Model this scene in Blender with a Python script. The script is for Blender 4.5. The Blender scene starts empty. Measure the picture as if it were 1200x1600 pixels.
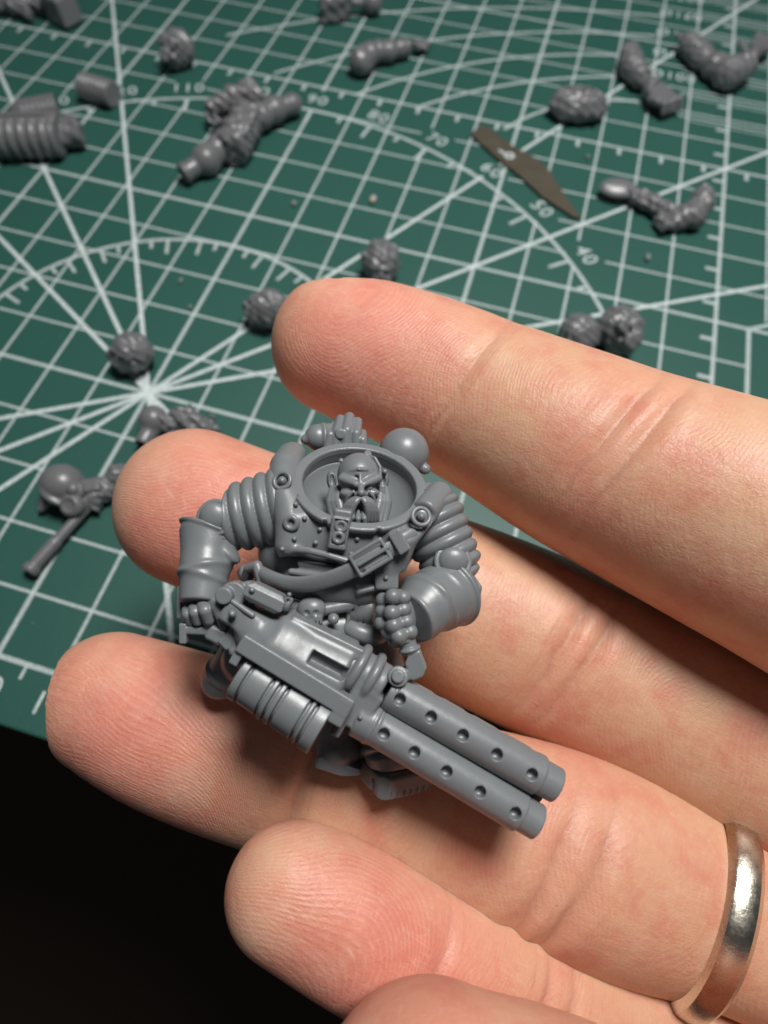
import bpy, math, random
import numpy as np
from mathutils import Matrix, Vector

# ------------------------------------------------------------------ scene
# 1 Blender unit = 1 cm (a hand close-up): the cutting mat lies in z = 0 with its
# centimetre grid along x and y.
sc = bpy.context.scene
sc.unit_settings.scale_length = 0.01
F_PX = 950.07                                   # focal length for a 1200 px wide picture
CAM = np.array([5.82653761, -0.44620191, 9.14281961])
R = np.array([[0.95954887, 0.28028257, 0.02660174],
              [0.26293855, -0.85835882, -0.44054903],
              [-0.10064438, 0.42972295, -0.89733433]])   # rows: right, down, forward
cam_d = bpy.data.cameras.new('camera')
cam = bpy.data.objects.new('camera', cam_d)
sc.collection.objects.link(cam)
m = np.eye(4); m[:3, 0] = R[0]; m[:3, 1] = -R[1]; m[:3, 2] = -R[2]; m[:3, 3] = CAM
cam.matrix_world = Matrix(m.tolist())
cam_d.sensor_fit = 'HORIZONTAL'; cam_d.sensor_width = 36.0
cam_d.lens = F_PX / 1200 * 36.0
cam_d.clip_start = 0.05; cam_d.clip_end = 500
cam_d.dof.use_dof = True
cam_d.dof.focus_distance = 4.75
cam_d.dof.aperture_fstop = 0.42
sc.camera = cam

world = bpy.data.worlds.new('World'); sc.world = world; world.use_nodes = True
bg = world.node_tree.nodes['Background']
bg.inputs[0].default_value = (0.80, 0.90, 1.0, 1); bg.inputs[1].default_value = 0.05

def area(name, loc, target, size, power, col, shape='DISK', size_y=None):
    l = bpy.data.lights.new(name, 'AREA'); l.shape = shape; l.size = size
    if size_y: l.size_y = size_y
    l.energy = power; l.color = col
    o = bpy.data.objects.new(name, l); sc.collection.objects.link(o)
    o.location = loc
    o.rotation_euler = (Vector(target) - Vector(loc)).to_track_quat('-Z', 'Y').to_euler()
    return o
# one desk lamp high over the mat, a little to the right of the hand
area('desk_lamp_light', (9.0, 11.5, 32.5), (5.0, 5.0, 2.0), 11.0, 12800, (1.0, 0.98, 0.945))

vs = sc.view_settings
vs.view_transform = 'Standard'; vs.look = 'None'; vs.exposure = 0.0; vs.gamma = 1.0
vs.use_curve_mapping = False
sc.cycles.max_bounces = 6; sc.cycles.diffuse_bounces = 3; sc.cycles.glossy_bounces = 3; sc.cycles.transparent_max_bounces = 16
sc.cycles.use_adaptive_sampling = True; sc.cycles.adaptive_threshold = 0.02
sc.cycles.use_denoising = True

# ------------------------------------------------------------------ helpers
def tag(o, label=None, cat=None, group=None, kind=None):
    if label: o['label'] = label
    if cat: o['category'] = cat
    if group: o['group'] = group
    if kind: o['kind'] = kind
    return o

def unproj(x, y, z):
    """photo pixel and depth along the view axis (cm) -> world"""
    return CAM + R.T @ np.array([(x - 600) / F_PX * z, (y - 800) / F_PX * z, z])

def onmat(x, y, h=0.0):
    """point at height h over the mat seen at a photo pixel"""
    d = R.T @ np.array([(x - 600) / F_PX, (y - 800) / F_PX, 1.0])
    return CAM + d * ((h - CAM[2]) / d[2])

def empty(name, loc):
    o = bpy.data.objects.new(name, None); sc.collection.objects.link(o)
    o.location = Vector([float(c) for c in loc]); o.empty_display_size = 0.2
    return o

def link_mesh(name, V, Fc, mat, parent=None, smooth=True):
    """world-space vertices -> one object (a child keeps its place under its parent)"""
    V = np.asarray(V, float)
    base = np.zeros(3)
    q = parent
    while q is not None:
        base += np.array(q.location); q = q.parent
    if parent is None:
        loc = np.array([V[:, 0].mean(), V[:, 1].mean(), V[:, 2].min()]); V = V - loc
    else:
        V = V - base
    me = bpy.data.meshes.new(name)
    if isinstance(Fc, np.ndarray):
        n, k = Fc.shape
        me.vertices.add(len(V)); me.vertices.foreach_set('co', V.astype(np.float32).ravel())
        me.loops.add(n * k); me.loops.foreach_set('vertex_index', Fc.astype(np.int32).ravel())
        me.polygons.add(n); me.polygons.foreach_set('loop_start', np.arange(0, n * k, k, dtype=np.int32))
        me.update(calc_edges=True)
    else:
        me.from_pydata(V.tolist(), [], Fc)
    me.polygons.foreach_set('use_smooth', np.full(len(me.polygons), smooth))
    me.validate()
    me.materials.append(mat)
    o = bpy.data.objects.new(name, me); sc.collection.objects.link(o)
    if parent is None: o.location = Vector(loc.tolist())
    else: o.parent = parent
    return o

# ---- signed distance modelling: fields on a grid, meshed with surface nets
def surface_nets(d, origin, res):
    s = d < 0
    nx, ny, nz = d.shape
    cnt = np.zeros((nx - 1, ny - 1, nz - 1), np.int8)
    for i in (0, 1):
        for j in (0, 1):
            for k in (0, 1):
                cnt += s[i:nx - 1 + i, j:ny - 1 + j, k:nz - 1 + k]
    act = (cnt > 0) & (cnt < 8)
    I, J, K = np.nonzero(act)
    idx = np.full(act.shape, -1, np.int64); idx[I, J, K] = np.arange(len(I))
    acc = np.zeros((len(I), 3)); n = np.zeros(len(I))
    cor = [(a, b, c) for a in (0, 1) for b in (0, 1) for c in (0, 1)]
    for a in cor:
        for ax in range(3):
            if a[ax] == 1: continue
            b = list(a); b[ax] = 1
            da = d[I + a[0], J + a[1], K + a[2]]; db = d[I + b[0], J + b[1], K + b[2]]
            x = (da < 0) != (db < 0)
            den = np.where(x, da - db, 1.0)
            t = np.where(x, da / den, 0.0)
            for c in range(3):
                acc[:, c] += np.where(x, a[c] + (t if c == ax else 0.0), 0.0)
            n += x
    V = np.stack([I, J, K], 1) + acc / n[:, None]
    quads = []
    for ax in range(3):
        sl0 = [slice(None)] * 3; sl1 = [slice(None)] * 3
        sl0[ax] = slice(0, -1); sl1[ax] = slice(1, None)
        a = s[tuple(sl0)]; b = s[tuple(sl1)]
        o1, o2 = [(1, 2), (2, 0), (0, 1)][ax]
        e = np.argwhere(a != b)
        ok = (e[:, o1] > 0) & (e[:, o2] > 0) & (e[:, o1] < d.shape[o1] - 1) & (e[:, o2] < d.shape[o2] - 1)
        e = e[ok]
        if not len(e): continue
        ins = a[tuple(e.T)]
        def cell(p, q):
            f = e.copy(); f[:, o1] -= p; f[:, o2] -= q
            return idx[tuple(f.T)]
        q4 = np.stack([cell(1, 1), cell(0, 1), cell(0, 0), cell(1, 0)], 1)
        q4[~ins] = q4[~ins][:, ::-1]
        quads.append(q4)
    Q = np.concatenate(quads)
    Q = Q[(Q >= 0).all(1)]
    return np.asarray(origin) + V * res, Q

def grid(lo, hi, res):
    lo = np.asarray(lo, float); hi = np.asarray(hi, float)
    n = np.ceil((hi - lo) / res).astype(int) + 1
    ax = [(lo[i] + np.arange(n[i]) * res).astype(np.float32) for i in range(3)]
    return ax[0][:, None, None], ax[1][None, :, None], ax[2][None, None, :]

def sph(P, c, r): return np.sqrt((P[0] - c[0])**2 + (P[1] - c[1])**2 + (P[2] - c[2])**2) - r
def loc3(P, c, M=None):
    x, y, z = P[0] - c[0], P[1] - c[1], P[2] - c[2]
    if M is None: return x, y, z
    return [M[i][0] * x + M[i][1] * y + M[i][2] * z for i in range(3)]
def ell(P, c, r, M=None):
    x, y, z = loc3(P, c, M)
    k0 = np.sqrt((x / r[0])**2 + (y / r[1])**2 + (z / r[2])**2)
    k1 = np.sqrt((x / r[0]**2)**2 + (y / r[1]**2)**2 + (z / r[2]**2)**2) + 1e-6
    return k0 * (k0 - 1) / k1
def cap(P, a, b, ra, rb=None):
    if rb is None: rb = ra
    a = np.asarray(a, float); b = np.asarray(b, float); ab = b - a; L = max(ab @ ab, 1e-9)
    t = np.clip(((P[0] - a[0]) * ab[0] + (P[1] - a[1]) * ab[1] + (P[2] - a[2]) * ab[2]) / L, 0, 1)
    return np.sqrt((P[0] - a[0] - t * ab[0])**2 + (P[1] - a[1] - t * ab[1])**2 + (P[2] - a[2] - t * ab[2])**2) - (ra + t * (rb - ra))
def chain(P, pts, rad, k=0.0):
    d = None
    for i in range(len(pts) - 1):
        e = cap(P, pts[i], pts[i + 1], rad[i], rad[i + 1])
        d = e if d is None else (np.minimum(d, e) if k == 0 else smin(d, e, k))
    return d
def box(P, c, h, M=None, r=0.0):
    x, y, z = loc3(P, c, M)
    qx, qy, qz = np.abs(x) - (h[0] - r), np.abs(y) - (h[1] - r), np.abs(z) - (h[2] - r)
    return np.sqrt(np.maximum(qx, 0)**2 + np.maximum(qy, 0)**2 + np.maximum(qz, 0)**2) + np.minimum(np.maximum(qx, np.maximum(qy, qz)), 0) - r
def cyl(P, a, b, r, rnd=0.0, rb=None):
    a = np.asarray(a, float); b = np.asarray(b, float); ab = b - a; L = np.linalg.norm(ab); u = ab / L
    t = (P[0] - a[0]) * u[0] + (P[1] - a[1]) * u[1] + (P[2] - a[2]) * u[2]
    q = np.sqrt(np.maximum((P[0] - a[0])**2 + (P[1] - a[1])**2 + (P[2] - a[2])**2 - t**2, 0))
    rr = r if rb is None else r + np.clip(t / L, 0, 1) * (rb - r)
    dx = q - rr + rnd; dy = np.abs(t - L / 2) - L / 2 + rnd
    return np.sqrt(np.maximum(dx, 0)**2 + np.maximum(dy, 0)**2) + np.minimum(np.maximum(dx, dy), 0) - rnd
def tor(P, c, n, Rr, r):
    n = np.asarray(n, float); n = n / np.linalg.norm(n)
    x, y, z = P[0] - c[0], P[1] - c[1], P[2] - c[2]
    t = x * n[0] + y * n[1] + z * n[2]
    q = np.sqrt(np.maximum(x * x + y * y + z * z - t * t, 0)) - Rr
    return np.sqrt(q * q + t * t) - r
def smin(a, b, k):
    h = np.maximum(k - np.abs(a - b), 0) / k
    return np.minimum(a, b) - h * h * k * 0.25
def smax(a, b, k): return -smin(-a, -b, k)
def U(*a):
    d = a[0]
    for e in a[1:]: d = np.minimum(d, e)
    return d
def SU(k, *a):
    d = a[0]
    for e in a[1:]: d = smin(d, e, k)
    return d
def cut(a, b, k=0.0): return np.maximum(a, -b) if k == 0 else smax(a, -b, k)
def frame(a, up=(0, 0, 1)):
    """rows: along a, across, up-ish"""
    a = np.asarray(a, float); a = a / np.linalg.norm(a); up = np.asarray(up, float)
    b = np.cross(up, a); b /= np.linalg.norm(b)
    return np.array([a, b, np.cross(a, b)])

# ------------------------------------------------------------------ materials
def mat_new(name):
    m = bpy.data.materials.new(name); m.use_nodes = True
    nt = m.node_tree; return m, nt, nt.nodes['Principled BSDF']
def N(nt, t, **kw):
    n = nt.nodes.new(t)
    for k, v in kw.items():
        if k in n.inputs: n.inputs[k].default_value = v
        else: setattr(n, k, v)
    return n
def math_n(nt, op, a, b=None, c=None):
    n = nt.nodes.new('ShaderNodeMath'); n.operation = op
    for i, v in enumerate((a, b, c)):
        if v is None: continue
        if isinstance(v, (int, float)): n.inputs[i].default_value = v
        else: nt.links.new(v, n.inputs[i])
    return n.outputs[0]
def mix_c(nt, f, a, b, mode='MIX'):
    n = nt.nodes.new('ShaderNodeMix'); n.data_type = 'RGBA'; n.blend_type = mode
    for i, v in ((0, f), (6, a), (7, b)):
        if isinstance(v, (int, float)): n.inputs[i].default_value = v
        elif isinstance(v, tuple): n.inputs[i].default_value = (*v, 1)
        else: nt.links.new(v, n.inputs[i])
    return n.outputs[2]
def ramp(nt, v, lo, hi):
    n = nt.nodes.new('ShaderNodeMapRange'); n.inputs[1].default_value = lo; n.inputs[2].default_value = hi
    nt.links.new(v, n.inputs[0]); return n.outputs[0]
# ------------------------------------------------------------------ cutting mat
def mat_vinyl():
    m, nt, b = mat_new('green_vinyl')
    tc = N(nt, 'ShaderNodeTexCoord')
    n1 = N(nt, 'ShaderNodeTexNoise', Scale=0.35, Detail=4.0); nt.links.new(tc.outputs['Object'], n1.inputs['Vector'])
    n2 = N(nt, 'ShaderNodeTexNoise', Scale=26.0, Detail=3.0, Roughness=0.7); nt.links.new(tc.outputs['Object'], n2.inputs['Vector'])
    c = mix_c(nt, n1.outputs[0], (0.0165, 0.082, 0.065), (0.0215, 0.098, 0.078))
    c2 = mix_c(nt, ramp(nt, n2.outputs[0], 0.55, 0.75), c, (0.030, 0.105, 0.085))
    nt.links.new(c2, b.inputs['Base Color'])
    b.inputs['Roughness'].default_value = 0.48
    b.inputs['Specular IOR Level'].default_value = 0.5
    bp = N(nt, 'ShaderNodeBump', Strength=0.35, Distance=0.012)
    nt.links.new(n2.outputs[0], bp.inputs['Height']); nt.links.new(bp.outputs[0], b.inputs['Normal'])
    return m
def mat_ink(name, alpha, col=(0.80, 0.90, 0.90)):
    m, nt, b = mat_new(name)
    tc = N(nt, 'ShaderNodeTexCoord')
    n2 = N(nt, 'ShaderNodeTexNoise', Scale=30.0, Detail=3.0, Roughness=0.75); nt.links.new(tc.outputs['Object'], n2.inputs['Vector'])
    b.inputs['Base Color'].default_value = (*col, 1)
    b.inputs['Roughness'].default_value = 0.5
    a = math_n(nt, 'MULTIPLY', ramp(nt, n2.outputs[0], 0.15, 0.55), alpha)
    nt.links.new(a, b.inputs['Alpha'])
    return m
M_vinyl = mat_vinyl()
ink = [mat_ink('pale_print_%s' % k, a) for k, a in (('fine', 0.55), ('grid', 0.62), ('bold', 0.78))]

U0, U1, V0, V1 = -10.9, 34.0, -0.86, 29.2
def rounded_slab(x0, x1, y0, y1, z0, z1, r, bev, seg=8):
    def ring(off, z):
        pts = []
        for cx, cy, a0 in ((x1 - r, y1 - r, 0), (x0 + r, y1 - r, 90), (x0 + r, y0 + r, 180), (x1 - r, y0 + r, 270)):
            for i in range(seg + 1):
                a = math.radians(a0 + 90 * i / seg)
                pts.append((cx + (r - off) * math.cos(a), cy + (r - off) * math.sin(a), z))
        return pts
    rings = [ring(bev, z0), ring(0, z0 + bev), ring(0, z1 - bev), ring(bev * .3, z1 - bev * .3), ring(bev, z1)]
    V = [p for q in rings for p in q]; n = len(rings[0]); Fc = []
    for k in range(len(rings) - 1):
        for i in range(n):
            j = (i + 1) % n
            Fc.append((k * n + i, k * n + j, (k + 1) * n + j, (k + 1) * n + i))
    Fc.append(tuple(range((len(rings) - 1) * n, len(rings) * n))); Fc.append(tuple(reversed(range(n))))
    return V, Fc
V, Fc = rounded_slab(U0, U1, V0, V1, -0.3, 0.0, 0.5, 0.04)
cutting_mat = link_mesh('cutting_mat', V, Fc, M_vinyl, None, smooth=False)
tag(cutting_mat, 'dark green cutting mat printed with pale grid, angle lines and arcs under the hand', 'cutting mat')

class Flat:
    """flat printed marks: strips in one sheet"""
    def __init__(s, z): s.V = []; s.F = []; s.z = z
    def poly(s, pts):
        n = len(s.V); s.V += [(p[0], p[1], s.z) for p in pts]; s.F.append(tuple(range(n, n + len(pts))))
    def line(s, a, b, w):
        a = np.array(a, float); b = np.array(b, float); d = b - a; L = np.linalg.norm(d)
        if L < 1e-6: return
        n = np.array([-d[1], d[0]]) / L * w / 2
        s.poly([a - n, b - n, b + n, a + n])
    def arc(s, c, r, a0, a1, w, seg=90):
        P = []
        for i in range(seg + 1):
            a = math.radians(a0 + (a1 - a0) * i / seg); P.append((math.cos(a), math.sin(a)))
        n = len(s.V)
        for p in P:
            s.V.append((c[0] + p[0] * (r - w / 2), c[1] + p[1] * (r - w / 2), s.z))
            s.V.append((c[0] + p[0] * (r + w / 2), c[1] + p[1] * (r + w / 2), s.z))
        for i in range(seg):
            s.F.append((n + 2 * i, n + 2 * i + 1, n + 2 * i + 3, n + 2 * i + 2))
    def text(s, t, c, h, rot=0.0):
        cu = bpy.data.curves.new('t', 'FONT'); cu.body = t; cu.size = h / 0.72; cu.align_x = 'CENTER'; cu.align_y = 'CENTER'
        cu.resolution_u = 3; cu.space_character = 1.15
        o = bpy.data.objects.new('t', cu); sc.collection.objects.link(o)
        me = o.to_mesh(); n = len(s.V); ca, sa = math.cos(rot), math.sin(rot)
        for v in me.vertices:
            s.V.append((c[0] + v.co.x * ca - v.co.y * sa, c[1] + v.co.x * sa + v.co.y * ca, s.z))
        for p in me.polygons: s.F.append(tuple(n + i for i in p.vertices))
        o.to_mesh_clear(); bpy.data.objects.remove(o); bpy.data.curves.remove(cu)
    def lift(s, dz): s.z += dz
    def build(s, name, mat): return link_mesh(name, s.V, s.F, mat, cutting_mat, smooth=False)

def cut_spans(a, b, gaps):
    spans = [(a, b)]
    for g0, g1 in gaps:
        out = []
        for p, q in spans:
            if g1 <= p or g0 >= q: out.append((p, q)); continue
            if g0 > p: out.append((p, g0))
            if g1 < q: out.append((g1, q))
        spans = out
    return spans
# spots kept clear for figures
LABR = 9.42
lab = {a: (LABR * math.cos(math.radians(a)), 5 + LABR * math.sin(math.radians(a))) for a in range(30, 160, 10)}
lab[30] = (8.35, 9.45)
dia = [(8.48, 18.45), (8.48, 19.5), (8.48, 20.55), (8.48, 21.6), (8.48, 22.6)]
def gaps_at(axis, v):
    g = []
    for a, p in lab.items():
        if abs(p[1 - axis] - v) < 0.27: g.append((p[axis] - 0.42, p[axis] + 0.42))
    for p in dia:
        if axis == 0 and abs(p[1] - v) < 0.3: g.append((p[0] - 0.45, p[0] + 0.45))
    return g
hz, vt, rd, fi = Flat(0.003), Flat(0.006), Flat(0.009), Flat(0.0125)
for v in range(0, 29):
    bold = v % 5 == 0
    for p, q in cut_spans(-10, 33 if v >= 10 else 10.66, gaps_at(0, v)):
        hz.line((p, v), (q, v), 0.074 if bold else 0.050)
for v in range(17, 24):
    hz.line((8.75, v - 0.2), (13, v - 0.2), 0.05); hz.line((8.95, v - 0.36), (13, v - 0.36), 0.03)
for u in range(-10, 34):
    bold = u % 5 == 0
    for p, q in cut_spans(0 if u <= 10 else 10.3, 28, gaps_at(1, u)):
        vt.line((u, p), (u, q), 0.077 if bold else 0.054)
vt.line((10.66, 0), (10.66, 10), 0.085); hz.line((10.66, 10), (11.4, 10.45), 0.08)
c0 = (0.0, 5.0)
for a in (30, 45, 60, 120, 135, 150, 210, 225, 240, 300, 315, 330):
    ca, sa = math.cos(math.radians(a)), math.sin(math.radians(a))
    L = 24 if a < 100 else 16
    if sa < 0: L = min(L, 5.0 / -sa)
    L = min(L, (10.0 if ca < 0 else 33) / abs(ca))
    for p, q in cut_spans(0.02, L, [(LABR - 0.3, LABR + 0.3)] if a in lab and a != 30 else []):
        rd.line((ca * p, 5 + sa * p), (ca * q, 5 + sa * q), 0.085)
    rd.lift(0.00012)
fi.arc(c0, 4.0, 0, 180, 0.085); fi.arc(c0, 9.0, 24, 180, 0.085)
for a in range(5, 180, 5):
    ca, sa = math.cos(math.radians(a)), math.sin(math.radians(a))
    for r, l in ((4.0, 0.42 if a % 10 == 0 else 0.24),):
        if a % 15: fi.line((ca * (r - l), 5 + sa * (r - l)), (ca * r, 5 + sa * r), 0.07)
    l = 0.5 if a % 10 == 0 else 0.24
    if a > 24: fi.line((ca * (9 - l), 5 + sa * (9 - l)), (ca * 9, 5 + sa * 9), 0.08)
def figure(t, p, h, rot=0.0):
    if len(t) == 2 and t[0] == t[1]:
        for k in (-0.42, 0.42):
            f = Flat(0.015); f.text(t[0], (p[0] + k * h * math.cos(rot), p[1] + k * h * math.sin(rot)), h, rot); f.build('printed_digit', ink[2])
        return
    f = Flat(0.015); f.text(t, p, h, rot); f.build('printed_number', ink[2])
for a, p in lab.items(): figure(str(a), p, 0.36, math.radians(a - 90))
for k in range(-20, 33):
    hz.line((k + 0.5, 15), (k + 0.5, 14.72), 0.09)
    if 0 <= k + 10 and k < 10: fi.line((k + 0.5, 0), (k + 0.5, -0.22), 0.05)
for k in range(0, 28): hz.line((10, k + 0.5), (9.72, k + 0.5), 0.09)
for k in range(-10, 34): figure(str(k + 10), (k + 0.08, -0.45), 0.34)
for p, t in zip(dia, ('\u00d8100', '\u00d8120', '\u00d8140', '\u00d8160', '\u00d8200')): figure(t, p, 0.34)
for c, r, a0, a1 in (((10.43, 7.70), 10.78, 108, 138), ((9.80, 7.92), 11.39, 102, 142), ((11.02, 3.57), 17.0, 100, 137),
                     ((11.11, -0.73), 22.34, 98, 130), ((8.6, 12.69), 4.43, 95, 152)):
    fi.arc(c, r, a0, a1, 0.08)
hz.build('grid_lines_across', ink[1]); vt.build('grid_lines_along', ink[1]); rd.build('angle_lines', ink[2])
fi.build('arc_lines', ink[1])

# the desk the mat lies on, and the dark floor far below its edge
m_desk, nt, b = mat_new('dark_desk'); b.inputs['Base Color'].default_value = (0.02, 0.018, 0.016, 1); b.inputs['Roughness'].default_value = 0.6
V, Fc = rounded_slab(-60, 80, V0 + 0.25, 75, -3.0, -0.302, 0.6, 0.05)
tag(link_mesh('desk_top', V, Fc, m_desk, None, False), kind='structure')
m_floor, nt, b = mat_new('dark_floor'); b.inputs['Base Color'].default_value = (0.06, 0.036, 0.024, 1); b.inputs['Roughness'].default_value = 0.9
V = [(-150, -150, -72), (150, -150, -72), (150, 150, -72), (-150, 150, -72)]
tag(link_mesh('floor', V, [(0, 1, 2, 3)], m_floor, None, False), kind='structure')
# ------------------------------------------------------------------ the hand
def skin_material():
    m, nt, b = mat_new('skin')
    def attr(n):
        a = N(nt, 'ShaderNodeAttribute'); a.attribute_name = n; return a.outputs['Fac']
    ridge, pad, s_, t_ = attr('ridge'), attr('pad'), attr('along'), attr('around')
    tc = N(nt, 'ShaderNodeTexCoord')
    def noise(scale, det=3.0, rough=0.6):
        n = N(nt, 'ShaderNodeTexNoise', Scale=scale, Detail=det, Roughness=rough)
        nt.links.new(tc.outputs['Object'], n.inputs['Vector']); return n.outputs[0]
    # flexion creases: the fine broken lines at the two joints (the folds themselves are in the surface)
    wv = math_n(nt, 'MULTIPLY', math_n(nt, 'SUBTRACT', noise(1.3, 2.0), 0.5), 0.16)
    bn = ramp(nt, noise(3.4, 2.0), 0.36, 0.60)
    crease = None
    for fam, lines in (('joint_a', [(0, 0.8, 0.060), (0.12, 0.4, 0.035), (-0.15, 0.3, 0.030)]),
                       ('joint_b', [(-0.10, 0.8, 0.075), (0.16, 0.9, 0.080), (-0.26, 0.4, 0.040), (0.34, 0.4, 0.040), (0.04, 0.3, 0.03)])):
        base_d = math_n(nt, 'ADD', attr(fam), wv)
        for k, (o_, a_, w_) in enumerate(lines):
            dd = math_n(nt, 'ABSOLUTE', math_n(nt, 'SUBTRACT', base_d, o_))
            e = math_n(nt, 'MULTIPLY', math_n(nt, 'POWER', ramp(nt, dd, w_, 0.0), 2.0), a_)
            e = math_n(nt, 'MULTIPLY', e, bn if k % 2 == 0 else math_n(nt, 'SUBTRACT', 1.0, bn)) if k > 1 else e
            crease = e if crease is None else math_n(nt, 'MAXIMUM', crease, e)
    crease = math_n(nt, 'MULTIPLY', math_n(nt, 'MULTIPLY', crease, attr('crease')), math_n(nt, 'ADD', math_n(nt, 'MULTIPLY', bn, 0.5), 0.5))
    # skin colour: yellowish palm side, pinker finger pads, blotches
    base = mix_c(nt, ramp(nt, noise(0.9), 0.35, 0.65), SKIN_A, SKIN_B)
    c = mix_c(nt, pad, base, SKIN_PAD)
    c = mix_c(nt, math_n(nt, 'MULTIPLY', ramp(nt, noise(2.6, 4.0), 0.46, 0.68), 0.65), c, SKIN_RED)
    c = mix_c(nt, math_n(nt, 'MULTIPLY', ramp(nt, noise(1.7, 3.0), 0.50, 0.72), 0.45), c, (0.70, 0.48, 0.34))
    c = mix_c(nt, math_n(nt, 'MULTIPLY', ramp(nt, noise(6.0, 4.0), 0.48, 0.68), 0.30), c, (0.64, 0.30, 0.22))
    c = mix_c(nt, math_n(nt, 'MULTIPLY', ramp(nt, noise(24.0, 2.0), 0.56, 0.70), 0.10), c, (0.86, 0.62, 0.46))
    c = mix_c(nt, math_n(nt, 'MULTIPLY', crease, 0.46), c, (0.38, 0.14, 0.09))
    # friction ridges
    jit = math_n(nt, 'MULTIPLY', noise(7.0, 3.0), 1.1)
    ph = math_n(nt, 'ADD', math_n(nt, 'MULTIPLY', ridge, 2 * math.pi), jit)
    rg = math_n(nt, 'SINE', ph)
    brk = ramp(nt, noise(16.0, 3.0, 0.7), 0.32, 0.55)
    patch = ramp(nt, noise(1.4, 2.0), 0.3, 0.62)
    amp = math_n(nt, 'MULTIPLY', math_n(nt, 'MULTIPLY', brk, math_n(nt, 'ADD', math_n(nt, 'MULTIPLY', patch, 0.6), 0.4)), attr('ridge_amp'))
    rgh = math_n(nt, 'MULTIPLY', rg, amp)
    c = mix_c(nt, math_n(nt, 'MULTIPLY', math_n(nt, 'MAXIMUM', rgh, 0.0), 0.17), c, (0.90, 0.60, 0.45))
    # short dry lines across the skin, between the ridges
    cv = N(nt, 'ShaderNodeCombineXYZ')
    nt.links.new(math_n(nt, 'MULTIPLY', s_, 3.2), cv.inputs[0]); nt.links.new(math_n(nt, 'MULTIPLY', t_, 17.0), cv.inputs[1])
    vo = N(nt, 'ShaderNodeTexVoronoi', Scale=1.0, feature='DISTANCE_TO_EDGE'); nt.links.new(cv.outputs[0], vo.inputs['Vector'])
    cv2 = N(nt, 'ShaderNodeCombineXYZ')
    nt.links.new(math_n(nt, 'MULTIPLY', s_, 14.0), cv2.inputs[0]); nt.links.new(math_n(nt, 'MULTIPLY', t_, 5.0), cv2.inputs[1])
    vo2 = N(nt, 'ShaderNodeTexVoronoi', Scale=1.0, feature='DISTANCE_TO_EDGE'); nt.links.new(cv2.outputs[0], vo2.inputs['Vector'])
    dry = math_n(nt, 'MULTIPLY', ramp(nt, vo.outputs['Distance'], 0.06, 0.0), ramp(nt, noise(3.0, 2.0), 0.5, 0.62))
    c = mix_c(nt, math_n(nt, 'MULTIPLY', math_n(nt, 'MULTIPLY', dry, attr('ridge_amp')), 0.22), c, (0.92, 0.72, 0.58))
    nt.links.new(c, b.inputs['Base Color'])
    h = math_n(nt, 'MULTIPLY', rgh, 0.0012)
    h = math_n(nt, 'ADD', h, math_n(nt, 'MULTIPLY', noise(60.0, 2.0), 0.0034))
    h = math_n(nt, 'ADD', h, math_n(nt, 'MULTIPLY', noise(11.0, 3.0), 0.006))
    h = math_n(nt, 'ADD', h, math_n(nt, 'MULTIPLY', math_n(nt, 'MULTIPLY', ramp(nt, vo.outputs['Distance'], 0.0, 0.10), attr('ridge_amp')), 0.0010))
    h = math_n(nt, 'ADD', h, math_n(nt, 'MULTIPLY', math_n(nt, 'MULTIPLY', ramp(nt, vo2.outputs['Distance'], 0.0, 0.10), attr('ridge_amp')), 0.0009))
    h = math_n(nt, 'SUBTRACT', h, math_n(nt, 'MULTIPLY', crease, 0.006))
    bp = N(nt, 'ShaderNodeBump', Strength=1.0, Distance=1.0)
    nt.links.new(h, bp.inputs['Height']); nt.links.new(bp.outputs[0], b.inputs['Normal'])
    ro = math_n(nt, 'ADD', math_n(nt, 'MULTIPLY', noise(20.0, 2.0), 0.16), 0.36)
    nt.links.new(ro, b.inputs['Roughness'])
    b.inputs['Specular IOR Level'].default_value = 0.42
    b.inputs['Subsurface Weight'].default_value = 0.6
    b.inputs['Subsurface Radius'].default_value = (1.0, 0.36, 0.20)
    b.inputs['Subsurface Scale'].default_value = 0.085
    return m
SKIN_A, SKIN_B = (0.64, 0.385, 0.245), (0.62, 0.335, 0.21)
SKIN_PAD, SKIN_RED = (0.70, 0.275, 0.205), (0.60, 0.205, 0.150)
M_skin = skin_material()

# finger axes: photo position, depth along the view axis (cm), half width in photo pixels
FING = {
 'index': dict(p=[(532, 541, 6.35, 108), (610, 566, 6.25, 119), (735, 622, 6.05, 129), (840, 674, 5.85, 144), (950, 728, 5.6, 158), (1060, 772, 5.35, 172), (1200, 830, 5.05, 192), (1500, 960, 4.8, 230)], crx=[775, 1050], whorl=1.0),
 'middle': dict(p=[(306, 794, 6.40, 123), (420, 838, 6.38, 126), (560, 892, 6.32, 128), (700, 942, 6.26, 134), (860, 1012, 6.15, 142), (1000, 1078, 6.0, 146), (1200, 1176, 5.75, 154), (1480, 1300, 5.3, 190)], crx=[500, 905], whorl=0.8),
 'ring': dict(p=[(178, 1098, 5.80, 109), (240, 1124, 5.75, 120), (340, 1163, 5.70, 131), (480, 1210, 5.62, 127), (650, 1258, 5.52, 138), (850, 1318, 5.42, 153), (950, 1356, 5.42, 158), (1030, 1388, 5.44, 148), (1090, 1412, 5.42, 128), (1155, 1437, 5.40, 128), (1300, 1495, 5.3, 150), (1480, 1560, 5.1, 180)], crx=[470, 885], whorl=0.9),
 'little': dict(p=[(458, 1394, 4.68, 106), (520, 1424, 4.68, 114), (610, 1468, 4.80, 114), (720, 1520, 5.02, 122), (860, 1580, 5.28, 132), (1010, 1640, 5.5, 142), (1180, 1700, 5.6, 150), (1400, 1780, 5.5, 170)], crx=[625, 800], whorl=0.8),
}
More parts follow.
